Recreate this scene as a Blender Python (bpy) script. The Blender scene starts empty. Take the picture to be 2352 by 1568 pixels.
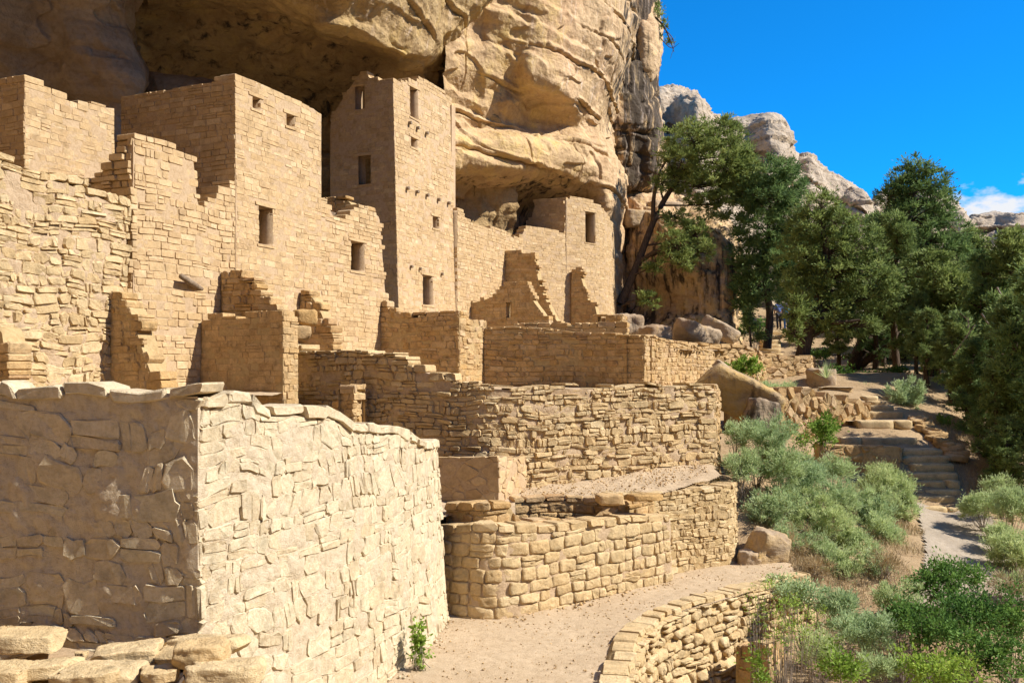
import bpy, math, random
import numpy as np
from mathutils import Vector

# ------------------------------------------------------------------ camera, sky, sun, exposure
SC = bpy.context.scene
COL = SC.collection
# survey of the photograph: focal length and horizon in units of a 2352 x 1568 picture, eye height in metres above the lower path
F, CX, HY, EYE = 2165.0, 1176.0, 850.0, 4.2
cam = bpy.data.cameras.new('camera'); co = bpy.data.objects.new('camera', cam); COL.objects.link(co)
co.location = (0, 0, EYE); co.rotation_euler = (math.radians(90), 0, 0)
cam.sensor_width = 36.0; cam.lens = 36.0 * F / 2352.0; cam.shift_y = (HY - 784.0) / 2352.0
cam.clip_end = 5000.0; cam.clip_start = 0.1
SC.camera = co
SUN_EL, SUN_AZ = math.radians(43.0), math.radians(99.0)      # azimuth clockwise from +Y
SUN = np.array([math.cos(SUN_EL) * math.sin(SUN_AZ), math.cos(SUN_EL) * math.cos(SUN_AZ), math.sin(SUN_EL)])
world = bpy.data.worlds.new('World'); SC.world = world; world.use_nodes = True
wn, wl = world.node_tree.nodes, world.node_tree.links
wn.clear()
sky = wn.new('ShaderNodeTexSky'); sky.sky_type = 'NISHITA'; sky.sun_disc = False
sky.sun_elevation = SUN_EL; sky.sun_rotation = SUN_AZ; sky.altitude = 2100; sky.air_density = 1.0; sky.dust_density = 0.15; sky.ozone_density = 3.0
bg = wn.new('ShaderNodeBackground'); bg.inputs['Strength'].default_value = 0.072
wout = wn.new('ShaderNodeOutputWorld')
# the photograph's deep azure, with low cumulus in a band above the horizon
grade = wn.new('ShaderNodeMix'); grade.data_type = 'RGBA'; grade.blend_type = 'MULTIPLY'; grade.inputs[0].default_value = 1.0
grade.inputs[7].default_value = (.06, 1.12, 1.9, 1); wl.new(sky.outputs[0], grade.inputs[6])
tc = wn.new('ShaderNodeTexCoord'); wm = wn.new('ShaderNodeMapping'); wm.inputs['Scale'].default_value = (1, 1, 2.2); wm.inputs['Location'].default_value = (.7, .9, 0)
wl.new(tc.outputs['Generated'], wm.inputs['Vector'])
cn = wn.new('ShaderNodeTexNoise'); cn.inputs['Scale'].default_value = 7.0; cn.inputs['Detail'].default_value = 8; cn.inputs['Roughness'].default_value = .55; wl.new(wm.outputs[0], cn.inputs['Vector'])
sp_ = wn.new('ShaderNodeSeparateXYZ'); wl.new(tc.outputs['Generated'], sp_.inputs[0])
band = wn.new('ShaderNodeValToRGB'); be = band.color_ramp.elements; be[0].position = .05; be[0].color = (.08, .08, .08, 1); be[1].position = .205; be[1].color = (0, 0, 0, 1)
bm_ = be.new(.15); bm_.color = (.15, .15, .15, 1); wl.new(sp_.outputs[2], band.inputs[0])
cadd = wn.new('ShaderNodeMath'); cadd.operation = 'ADD'; wl.new(cn.outputs['Fac'], cadd.inputs[0]); wl.new(band.outputs[0], cadd.inputs[1])
cr = wn.new('ShaderNodeValToRGB'); ce = cr.color_ramp.elements; ce[0].position = .70; ce[0].color = (0, 0, 0, 1); ce[1].position = .76; ce[1].color = (1, 1, 1, 1); wl.new(cadd.outputs[0], cr.inputs[0])
cmix = wn.new('ShaderNodeMix'); cmix.data_type = 'RGBA'; wl.new(cr.outputs[0], cmix.inputs[0]); wl.new(grade.outputs[2], cmix.inputs[6]); cmix.inputs[7].default_value = (7.2, 7.4, 7.8, 1)
wl.new(cmix.outputs[2], bg.inputs[0]); wl.new(bg.outputs[0], wout.inputs[0])
sl = bpy.data.lights.new('sun', 'SUN'); sl.energy = 4.8; sl.angle = math.radians(0.53); sl.color = (1.0, 0.95, 0.89)
so = bpy.data.objects.new('sun', sl); COL.objects.link(so)
so.rotation_euler = Vector(-SUN).to_track_quat('-Z', 'Y').to_euler(); so.location = (30, -5, 40)
SC.view_settings.view_transform = 'Standard'; SC.view_settings.look = 'None'; SC.view_settings.gamma = 1.0
SC.view_settings.exposure = 0.76
SC.view_settings.use_curve_mapping = False
SC.render.engine = 'CYCLES'
SC.cycles.use_denoising = True
SC.cycles.max_bounces = 8; SC.cycles.diffuse_bounces = 5; SC.cycles.glossy_bounces = 2; SC.cycles.transmission_bounces = 2
SC.cycles.use_adaptive_sampling = True

# ------------------------------------------------------------------ helpers
rng = np.random.default_rng(7)
random.seed(7)

def at(px, py, Y):
    return np.array([(px - CX) / F * Y, Y, EYE + (HY - py) / F * Y])

def P2(px, Y):
    return ((px - CX) / F * Y, Y)

def proj(V):
    V = np.asarray(V)
    Y = np.maximum(V[..., 1], 0.5)
    return CX + F * V[..., 0] / Y, HY - F * (V[..., 2] - EYE) / Y

def zpy(py, Y):
    return EYE + (HY - py) / F * Y

# the facades run along A, their fronts look along N
TA = math.radians(24.2)
A2 = np.array([math.sin(TA), math.cos(TA)]); N2 = np.array([math.cos(TA), -math.sin(TA)])
T0 = np.array([-3.74, 31.0])

def fa(px, o):
    """ground point where the facade line lying o metres in front of the tower front is seen at px"""
    r = (px - CX) / F; p = T0 + o * N2
    s = (r * p[1] - p[0]) / (A2[0] - A2[1] * r)
    q = p + s * A2
    return (float(q[0]), float(q[1]))

def fn(p, px):
    """walk from ground point p along the front normal until px"""
    r = (px - CX) / F
    u = (r * p[1] - p[0]) / (N2[0] - N2[1] * r)
    return (p[0] + N2[0] * u, p[1] + N2[1] * u)

def al(p, px):
    r = (px - CX) / F
    u = (r * p[1] - p[0]) / (A2[0] - A2[1] * r)
    return (p[0] + A2[0] * u, p[1] + A2[1] * u)

def _hash(ix, iy, iz, seed):
    h = (ix.astype(np.uint32) * np.uint32(374761393)) ^ (iy.astype(np.uint32) * np.uint32(668265263)) ^ (iz.astype(np.uint32) * np.uint32(2246822519)) ^ np.uint32((seed * 3266489917) & 0xffffffff)
    h = (h ^ (h >> np.uint32(13))) * np.uint32(1274126177)
    h = h ^ (h >> np.uint32(16))
    h = h * np.uint32(2654435761)
    h = h ^ (h >> np.uint32(15))
    return h.astype(np.float64) / 4294967295.0

def vnoise(P, seed=0):
    """smooth value noise, -1..1"""
    P = np.asarray(P, dtype=np.float64)
    i = np.floor(P).astype(np.int64); f = P - i
    u = f * f * f * (f * (f * 6 - 15) + 10)
    r = 0
    for dx in (0, 1):
        wx = u[..., 0] if dx else 1 - u[..., 0]
        for dy in (0, 1):
            wy = u[..., 1] if dy else 1 - u[..., 1]
            for dz in (0, 1):
                wz = u[..., 2] if dz else 1 - u[..., 2]
                r = r + wx * wy * wz * _hash(i[..., 0] + dx, i[..., 1] + dy, i[..., 2] + dz, seed)
    return r * 2 - 1

def fbm(P, octv=4, seed=0, gain=0.5, lac=2.03):
    P = np.asarray(P, dtype=np.float64); a = 1.0; r = 0; t = 0
    for k in range(octv):
        r = r + a * vnoise(P + 17.3 * k, seed + k); t += a
        a *= gain; P = P * lac
    return r / t

def ridged(P, octv=3, seed=0):
    P = np.asarray(P, dtype=np.float64); a = 1.0; r = 0; t = 0
    for k in range(octv):
        r = r + a * (1 - 2 * np.abs(vnoise(P + 9.7 * k, seed + k))); t += a
        a *= .5; P = P * 2.1
    return r / t

def put(o, parent=None, label=None, cat=None, group=None, kind=None):
    COL.objects.link(o)
    if parent is not None:
        o.parent = parent
    if label: o['label'] = label
    if cat: o['category'] = cat
    if group: o['group'] = group
    if kind: o['kind'] = kind
    return o

def wloc(o):
    v = np.array(o.location)
    while o.parent is not None:
        o = o.parent; v = v + np.array(o.location)
    return v

def mesh_of(name, V, Fs, mat, smooth=False, attrs=None):
    me = bpy.data.meshes.new(name)
    V = np.asarray(V, dtype=np.float32)
    if isinstance(Fs, np.ndarray) and Fs.ndim == 2:
        nf, k = Fs.shape
        me.vertices.add(len(V)); me.vertices.foreach_set('co', V.ravel())
        me.loops.add(nf * k); me.loops.foreach_set('vertex_index', Fs.astype(np.int32).ravel())
        me.polygons.add(nf)
        me.polygons.foreach_set('loop_start', np.arange(0, nf * k, k, dtype=np.int32))
        me.update(calc_edges=True); me.validate()
    else:
        me.from_pydata(V.tolist(), [], Fs)
    if smooth:
        me.polygons.foreach_set('use_smooth', np.ones(len(me.polygons), dtype=bool))
    if attrs:
        for k, v in attrs.items():
            at_ = me.attributes.new(k, 'FLOAT', 'POINT'); at_.data.foreach_set('value', np.asarray(v, dtype=np.float32).ravel())
    if mat is not None:
        me.materials.append(mat)
    return me

def obj(name, V, Fs, mat, parent=None, loc=None, smooth=False, attrs=None, **tags):
    """one mesh object; V in world metres, its origin at loc (default: foot of its bounding box)"""
    V = np.asarray(V, dtype=np.float64)
    if loc is None:
        lo, hi = V.min(0), V.max(0); loc = np.array([(lo[0] + hi[0]) / 2, (lo[1] + hi[1]) / 2, lo[2]])
    loc = np.asarray(loc, dtype=np.float64)
    me = mesh_of(name, V - loc, Fs, mat, smooth, attrs)
    o = bpy.data.objects.new(name, me)
    o.location = loc - (wloc(parent) if parent is not None else 0)
    return put(o, parent, **tags)

def empty(name, loc, **tags):
    o = bpy.data.objects.new(name, None); o.location = loc; o.empty_display_size = 0.3
    return put(o, **tags)

# ------------------------------------------------------------------ materials
def nodes(name):
    m = bpy.data.materials.new(name); m.use_nodes = True
    nt = m.node_tree; nt.nodes.clear()
    out = nt.nodes.new('ShaderNodeOutputMaterial'); b = nt.nodes.new('ShaderNodeBsdfPrincipled')
    nt.links.new(b.outputs[0], out.inputs[0])
    b.inputs['Roughness'].default_value = 0.92
    b.inputs['Specular IOR Level'].default_value = 0.15
    return m, nt, b

def N(nt, t, **kw):
    n = nt.nodes.new(t)
    for k, v in kw.items():
        setattr(n, k, v)
    return n

def pos(nt, scale=(1, 1, 1)):
    g = N(nt, 'ShaderNodeNewGeometry'); mp = N(nt, 'ShaderNodeMapping')
    mp.inputs['Scale'].default_value = scale
    nt.links.new(g.outputs['Position'], mp.inputs['Vector'])
    return mp.outputs[0]

def noise(nt, vec, scale, detail=4, rough=.55, dist=0):
    n = N(nt, 'ShaderNodeTexNoise'); n.inputs['Scale'].default_value = scale; n.inputs['Detail'].default_value = detail
    n.inputs['Roughness'].default_value = rough; n.inputs['Distortion'].default_value = dist
    nt.links.new(vec, n.inputs['Vector'])
    return n.outputs['Fac']

def ramp(nt, fac, stops, interp='LINEAR'):
    r = N(nt, 'ShaderNodeValToRGB'); r.color_ramp.interpolation = interp
    el = r.color_ramp.elements
    while len(el) > 1: el.remove(el[-1])
    el[0].position = stops[0][0]; el[0].color = (*stops[0][1], 1) if len(stops[0][1]) == 3 else stops[0][1]
    for p, c in stops[1:]:
        e = el.new(p); e.color = (*c, 1)
    nt.links.new(fac, r.inputs[0])
    return r.outputs[0]

def g1(v): return (v, v, v)

def mixc(nt, a, b, fac, mode='MIX'):
    m = N(nt, 'ShaderNodeMix', data_type='RGBA', blend_type=mode)
    for sock, v in ((m.inputs[0], fac), (m.inputs[6], a), (m.inputs[7], b)):
        if hasattr(v, 'links'): nt.links.new(v, sock)
        elif isinstance(v, (int, float)): sock.default_value = v
        else: sock.default_value = (*v, 1) if len(v) == 3 else v
    return m.outputs[2]

def math_(nt, op, a, b=0.0):
    m = N(nt, 'ShaderNodeMath', operation=op)
    for sock, v in ((m.inputs[0], a), (m.inputs[1], b)):
        if hasattr(v, 'links'): nt.links.new(v, sock)
        else: sock.default_value = v
    return m.outputs[0]

def attr(nt, name):
    a = N(nt, 'ShaderNodeAttribute'); a.attribute_name = name
    return a.outputs['Fac']

def bump(nt, b, h, strength, dist, prev=None):
    n = N(nt, 'ShaderNodeBump'); n.inputs['Strength'].default_value = strength; n.inputs['Distance'].default_value = dist
    nt.links.new(h, n.inputs['Height'])
    if prev is not None: nt.links.new(prev, n.inputs['Normal'])
    nt.links.new(n.outputs[0], b.inputs['Normal'])
    return n.outputs[0]

ALB = .88   # sandstone reflects 30 to 45 per cent
def stone_mat(name, palette, fine=55., bs=.5, bd=.012, mottling=.35):
    """sandstone block: palette picked by the block's own tint, mottled and grained"""
    m, nt, b = nodes(name)
    p = pos(nt)
    t = attr(nt, 'tint')
    stops = [(i / (len(palette) - 1), tuple(ALB * v for v in c)) for i, c in enumerate(palette)]
    base = ramp(nt, t, stops)
    n1 = noise(nt, p, 5.0, 5, .6)
    var = ramp(nt, n1, [(.25, g1(1 - mottling)), (.5, g1(1.0)), (.78, g1(1 + mottling * .6))])
    c = mixc(nt, base, var, 1.0, 'MULTIPLY')
    n2 = noise(nt, p, 23.0, 4, .6)
    c = mixc(nt, c, ramp(nt, n2, [(.35, (.86, .8, .7)), (.6, (1.05, 1.04, 1.02))]), .7, 'MULTIPLY')
    nt.links.new(c, b.inputs['Base Color'])
    h = math_(nt, 'ADD', math_(nt, 'MULTIPLY', n2, 1.6), noise(nt, pos(nt, (1, 1, 1.9)), fine, 4, .65))
    bump(nt, b, h, bs, bd)
    return m

def mortar_mat(name, c0, c1, bs=.7, bd=.02, sc=14.):
    m, nt, b = nodes(name)
    p = pos(nt)
    n1 = noise(nt, p, 3.0, 5, .6)
    c0, c1 = tuple(ALB * v for v in c0), tuple(ALB * v for v in c1)
    c = ramp(nt, n1, [(.3, c0), (.7, c1)])
    n2 = noise(nt, p, sc, 6, .68)
    c = mixc(nt, c, ramp(nt, n2, [(.3, (.72, .66, .58)), (.55, (1, 1, 1))]), .8, 'MULTIPLY')
    nt.links.new(c, b.inputs['Base Color'])
    h = math_(nt, 'ADD', n2, math_(nt, 'MULTIPLY', noise(nt, p, sc * 4.5, 4, .6), .5))
    bump(nt, b, h, bs, bd)
    return m

CREAM = [(0.570, 0.458, 0.288), (0.650, 0.532, 0.350), (0.640, 0.532, 0.350), (0.700, 0.583, 0.389), (0.660, 0.563, 0.376), (0.620, 0.492, 0.306)]
PINK = [(0.479, 0.328, 0.172), (0.581, 0.409, 0.220), (0.541, 0.378, 0.196), (0.632, 0.459, 0.256), (0.530, 0.364, 0.184), (0.673, 0.505, 0.296)]
GOLD = [(0.494, 0.320, 0.149), (0.589, 0.399, 0.192), (0.630, 0.443, 0.230), (0.547, 0.349, 0.144), (0.630, 0.457, 0.260), (0.525, 0.335, 0.164)]  # low blue puts the warm bounce of shaded cross walls into the stone colour
RUBB = [(0.552, 0.395, 0.199), (0.645, 0.476, 0.254), (0.624, 0.466, 0.249), (0.686, 0.522, 0.292), (0.604, 0.430, 0.216), (0.708, 0.558, 0.330)]
M = {}
M['cream'] = stone_mat('cream_sandstone', CREAM, bs=.6, bd=.02)
M['pink'] = stone_mat('pinkish_sandstone', PINK, bs=.4, bd=.012, mottling=.28)
M['rubble'] = stone_mat('buff_rubble_sandstone', RUBB, bs=.7, bd=.022)
M['gold'] = stone_mat('golden_sandstone_warm_shade', GOLD, bs=.75, bd=.026, mottling=.45)
M['mcream'] = mortar_mat('pale_mud_mortar', (.60, .48, .315), (.68, .56, .385), .8, .03)
M['mpink'] = mortar_mat('tan_mud_mortar', (.53, .375, .215), (.59, .425, .255), .6, .02, 18.)
M['mrubble'] = mortar_mat('buff_mud_mortar', (.56, .40, .24), (.64, .475, .295), .9, .035)
M['mgold'] = mortar_mat('ochre_mud_mortar', (.49, .345, .165), (.57, .415, .205), .8, .03)
M['plaster'] = mortar_mat('smooth_mud_plaster', (.54, .38, .22), (.61, .44, .27), .35, .012, 9.)

def sand_mat(name, c0, c1, bd=.022, fine=60.):
    m, nt, b = nodes(name); p = pos(nt)
    c0, c1 = tuple(ALB * v for v in c0), tuple(ALB * v for v in c1)
    n1 = noise(nt, p, .9, 5, .6); n2 = noise(nt, p, fine, 4, .7); n3 = noise(nt, p, 7., 5, .6)
    c = ramp(nt, n1, [(.3, c0), (.7, c1)])
    c = mixc(nt, c, ramp(nt, n2, [(.36, (.62, .58, .53)), (.5, (1, 1, 1)), (.68, (1.12, 1.1, 1.08))]), .75, 'MULTIPLY')
    c = mixc(nt, c, ramp(nt, n3, [(.35, (.86, .84, .8)), (.6, (1.03, 1.03, 1.03))]), .8, 'MULTIPLY')
    nt.links.new(c, b.inputs['Base Color'])
    h = math_(nt, 'ADD', math_(nt, 'MULTIPLY', n3, 2.0), n2)
    bump(nt, b, h, .6, bd)
    return m

M['sand'] = sand_mat('sandy_path', (.52, .385, .235), (.59, .45, .285))
M['gravel'] = sand_mat('grey_gravel', (.40, .325, .235), (.47, .39, .29))
M['dirt'] = sand_mat('hillside_dirt', (.36, .245, .13), (.48, .345, .195), .04, 30.)

def cliff_mat(name, c_lo, c_mid, c_hi, yellow, streak_scale=1.0, bd=.05, soot=(.035, .028, .022)):
    c_lo, c_mid, c_hi, yellow = (tuple(ALB * v for v in c) for c in (c_lo, c_mid, c_hi, yellow))
    m, nt, b = nodes(name); p = pos(nt)
    n1 = noise(nt, p, .22, 6, .6, .6); n2 = noise(nt, p, 1.3, 7, .65, .4); n3 = noise(nt, p, 9., 5, .65)
    c = ramp(nt, n1, [(.3, c_lo), (.5, c_mid), (.7, c_hi)])
    yl = ramp(nt, math_(nt, 'ADD', n2, math_(nt, 'MULTIPLY', attr(nt, 'yel'), .24)), [(.6, g1(0)), (.85, g1(.85))])
    c = mixc(nt, c, yellow, yl)
    c = mixc(nt, c, ramp(nt, n2, [(.3, (.6, .55, .48)), (.5, (.97, .97, .97)), (.7, (1.12, 1.11, 1.1))]), .8, 'MULTIPLY')
    c = mixc(nt, c, ramp(nt, n3, [(.3, (.7, .66, .6)), (.55, (1.02, 1.02, 1.02))]), .6, 'MULTIPLY')
    # beds: thin bands following the strata
    nb = noise(nt, pos(nt, (.12, .12, 2.2)), 1.6, 4, .6, .5)
    c = mixc(nt, c, ramp(nt, nb, [(.38, (.80, .74, .68)), (.55, (1.03, 1.02, 1.0))]), .5, 'MULTIPLY')
    # desert varnish: water streaks down the face
    ns = noise(nt, pos(nt, (1, 1, .07)), 2.6 * streak_scale, 5, .62, .3)
    nq = noise(nt, p, .7, 4, .6)
    vs = math_(nt, 'ADD', ns, math_(nt, 'MULTIPLY', math_(nt, 'SUBTRACT', attr(nt, 'varn'), .5), .55))
    vs = math_(nt, 'ADD', vs, math_(nt, 'MULTIPLY', math_(nt, 'SUBTRACT', nq, .5), .35))
    vm = ramp(nt, vs, [(.52, g1(0)), (.66, g1(.92))])
    c = mixc(nt, c, soot, vm)
    # pale wash streaks
    nw = noise(nt, pos(nt, (1, 1, .05)), 4.1 * streak_scale, 4, .6, .2)
    c = mixc(nt, c, (.66, .52, .40), math_(nt, 'MULTIPLY', ramp(nt, nw, [(.58, g1(0)), (.7, g1(1))]), math_(nt, 'MULTIPLY', attr(nt, 'wash'), .8)))
    nt.links.new(c, b.inputs['Base Color'])
    h = math_(nt, 'ADD', math_(nt, 'MULTIPLY', n2, 2.2), math_(nt, 'ADD', math_(nt, 'MULTIPLY', n3, .6), math_(nt, 'MULTIPLY', nb, .8)))
    bp = bump(nt, b, h, .7, bd * 1.8)
    return m

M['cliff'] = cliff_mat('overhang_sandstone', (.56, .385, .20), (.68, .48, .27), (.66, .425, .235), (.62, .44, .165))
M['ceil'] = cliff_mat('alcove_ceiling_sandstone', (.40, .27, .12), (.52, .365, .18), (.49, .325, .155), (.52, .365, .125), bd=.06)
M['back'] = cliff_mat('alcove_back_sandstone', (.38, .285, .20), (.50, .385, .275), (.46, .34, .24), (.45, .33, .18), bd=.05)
M['rim'] = cliff_mat('canyon_rim_sandstone', (.46, .365, .255), (.57, .465, .34), (.52, .42, .30), (.54, .40, .23), .6, bd=.10, soot=(.13, .11, .095))
M['boulder'] = cliff_mat('fallen_block_sandstone', (.40, .30, .20), (.48, .37, .25), (.45, .32, .20), (.50, .33, .11), bd=.05)

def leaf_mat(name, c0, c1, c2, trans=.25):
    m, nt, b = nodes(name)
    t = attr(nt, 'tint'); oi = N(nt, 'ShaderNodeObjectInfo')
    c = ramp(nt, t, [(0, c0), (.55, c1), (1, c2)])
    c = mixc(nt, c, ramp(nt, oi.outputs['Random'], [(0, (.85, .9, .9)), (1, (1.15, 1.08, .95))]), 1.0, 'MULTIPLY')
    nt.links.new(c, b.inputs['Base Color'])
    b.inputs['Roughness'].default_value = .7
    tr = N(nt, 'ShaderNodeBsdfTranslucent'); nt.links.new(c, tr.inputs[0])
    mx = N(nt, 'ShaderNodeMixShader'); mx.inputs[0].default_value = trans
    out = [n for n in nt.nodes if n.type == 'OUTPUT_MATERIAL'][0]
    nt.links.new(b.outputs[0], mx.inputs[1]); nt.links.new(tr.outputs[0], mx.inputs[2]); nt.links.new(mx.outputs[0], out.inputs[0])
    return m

M['juniper'] = leaf_mat('juniper_scale_leaves', (.14, .185, .055), (.235, .305, .095), (.35, .42, .15), .35)
M['pinyon'] = leaf_mat('pinyon_needles', (.12, .185, .06), (.205, .295, .095), (.31, .40, .14), .35)
M['sage'] = leaf_mat('sagebrush_leaves', (.35, .43, .20), (.47, .57, .29), (.60, .69, .37), .4)
M['fresh'] = leaf_mat('broad_green_leaves', (.15, .24, .035), (.25, .38, .065), (.38, .52, .11), .4)
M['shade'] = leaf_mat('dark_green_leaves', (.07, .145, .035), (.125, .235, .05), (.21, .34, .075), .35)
M['straw'] = leaf_mat('dry_grass', (.34, .25, .13), (.44, .33, .18), (.52, .41, .25), .2)

def bark_mat(name, c0, c1):
    m, nt, b = nodes(name)
    n1 = noise(nt, pos(nt, (1, 1, .25)), 18., 5, .65)
    nt.links.new(ramp(nt, n1, [(.3, c0), (.68, c1)]), b.inputs['Base Color'])
    bump(nt, b, n1, .9, .02)
    return m
M['bark'] = bark_mat('juniper_bark', (.04, .027, .018), (.13, .09, .06))
M['twig'] = bark_mat('grey_twig', (.16, .12, .085), (.36, .30, .24))
M['timber'] = bark_mat('weathered_timber', (.13, .085, .05), (.32, .24, .16))
# ------------------------------------------------------------------ masonry
def catmull(P, n):
    P = np.asarray(P, dtype=np.float64)
    if len(P) == 2:
        t = np.linspace(0, 1, n)[:, None]; return P[0] * (1 - t) + P[1] * t
    E = np.vstack([2 * P[0] - P[1], P, 2 * P[-1] - P[-2]])
    t = np.linspace(0, len(P) - 1 - 1e-9, n); i = t.astype(int); f = (t - i)[:, None]
    p0, p1, p2, p3 = E[i], E[i + 1], E[i + 2], E[i + 3]
    return .5 * (2 * p1 + (p2 - p0) * f + (2 * p0 - 5 * p1 + 4 * p2 - p3) * f ** 2 + (3 * p1 - p0 - 3 * p2 + p3) * f ** 3)

class Run:
    """a stretch of wall face: plan line (left to right as seen from in front), outward normal, top profile"""
    def __init__(s, pts, top, batter=(0, 0), z0=0.0, bulge=0.0, seed=0):
        XY = catmull(pts, 120) if len(pts) > 2 else catmull(pts, 40)
        d = np.r_[0, np.cumsum(np.linalg.norm(np.diff(XY, axis=0), axis=1))]
        s.XY, s.S, s.L = XY, d, d[-1]
        t = np.gradient(XY, axis=0); t /= np.linalg.norm(t, axis=1)[:, None]
        s.Nn = np.c_[t[:, 1], -t[:, 0]]
        s.batter, s.z0 = batter, z0
        s.sh0 = s.sh1 = 0.0
        px, _ = proj(np.c_[XY, np.zeros(len(XY))])
        s.PX = px
        if callable(top): s.top = top
        elif isinstance(top, (int, float)): s.TZ = np.full(len(XY), float(top)); s.top = None
        else:
            tp = np.array(sorted(top)); py = np.interp(px, tp[:, 0], tp[:, 1])
            s.TZ = EYE + (HY - py) / F * XY[:, 1]; s.top = None
    def topz(s, q):
        return np.interp(q, s.S, s.TZ)
    def pos(s, q, z, h):
        q, z, h = np.broadcast_arrays(np.asarray(q, float), np.asarray(z, float), np.asarray(h, float))
        qc = np.clip(q, 0, s.L); ex = q - qc
        x = np.interp(qc, s.S, s.XY[:, 0]); y = np.interp(qc, s.S, s.XY[:, 1])
        nx = np.interp(qc, s.S, s.Nn[:, 0]); ny = np.interp(qc, s.S, s.Nn[:, 1])
        bt = (s.batter[0] + (s.batter[1] - s.batter[0]) * qc / s.L) * (z - s.z0)
        hh = h - bt
        ex = ex + (s.sh0 * (1 - qc / s.L) - s.sh1 * qc / s.L) * (z - s.z0)
        return np.stack([x + nx * hh - ny * ex, y + ny * hh + nx * ex, z], -1)
    def s_of_px(s, px):
        o = np.argsort(s.PX); return float(np.interp(px, s.PX[o], s.S[o]))
    def y_of_s(s, q):
        return float(np.interp(q, s.S, s.XY[:, 1]))

OUT = 10
def stone_faces():
    n = OUT; f = []
    for k in range(2):
        for i in range(n):
            j = (i + 1) % n
            f.append((k * n + i, k * n + j, (k + 1) * n + j, (k + 1) * n + i))
    c = 2 * n
    # front: two fans keep the face lively without many triangles
    f.append(tuple(c + i for i in (0, 1, 2, 7, 8, 9))); f.append(tuple(c + i for i in (2, 3, 4, 5, 6, 7)))
    return f
SF = stone_faces()

def stone_verts(run, s0, s1, z0, z1, st, warp_seed, back, r):
    """irregular block in wall space -> world; outline of ten points, chamfered arrises, tilted face"""
    j = st['joint'] * r.uniform(.4, 1.3) * .5
    s0 += j; s1 -= j; z0 += j; z1 -= j
    w, h = s1 - s0, z1 - z0
    m = min(w, h)
    c = m * r.uniform(*st['cham'], 8)
    jt = m * st['jit']
    dz = r.uniform(-jt, jt, 10); dsx = r.uniform(-jt, jt, 10)
    S = np.array([s0, s0 + c[1], (s0 + s1) / 2 + r.uniform(-.25, .25) * w, s1 - c[2], s1, s1, s1 - c[4], (s0 + s1) / 2 + r.uniform(-.25, .25) * w, s0 + c[6], s0])
    Z = np.array([z0 + c[0], z0, z0, z0, z0 + c[3], z1 - c[5], z1, z1, z1, z1 - c[7]])
    return outline_verts(run, S + dsx * .6, Z + dz * .6, st, warp_seed, back, r)

def outline_verts(run, S, Z, st, warp_seed, back, r):
    if st['hi']: return hi_verts(run, S, Z, st, warp_seed, back, r)
    w, h = S.max() - S.min(), Z.max() - Z.min(); m = min(w, h)
    sc, zc = S.mean(), Z.mean()
    proud = r.uniform(*st['proud'])
    tx, tz = r.normal(0, st['tilt'], 2)
    k = r.uniform(*st['inset'])
    ax = max(0.0, 1 - k * m / max(w, 1e-3)); az = max(0.0, 1 - k * m / max(h, 1e-3))
    S2 = sc + (S - sc) * ax; Z2 = zc + (Z - zc) * az
    SS = np.concatenate([S, S, S2]); ZZ = np.concatenate([Z, Z, Z2])
    H = np.concatenate([np.full(OUT, -back), proud * .35 + r.uniform(-.004, .004, OUT), proud + tx * (S2 - sc) + tz * (Z2 - zc) + r.normal(0, st['rough'], OUT)])
    wa, wf = st['warp'], st['wfreq']
    if wa > 0:
        Q = np.stack([SS * wf, ZZ * wf, np.full_like(SS, 3.1)], -1)
        SS = SS + wa * vnoise(Q, warp_seed); ZZ = ZZ + wa * .7 * vnoise(Q, warp_seed + 5)
    if st['slope'] is not None:
        ZZ = ZZ + st['slope'](SS)
    return run.pos(SS, ZZ, H)

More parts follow.
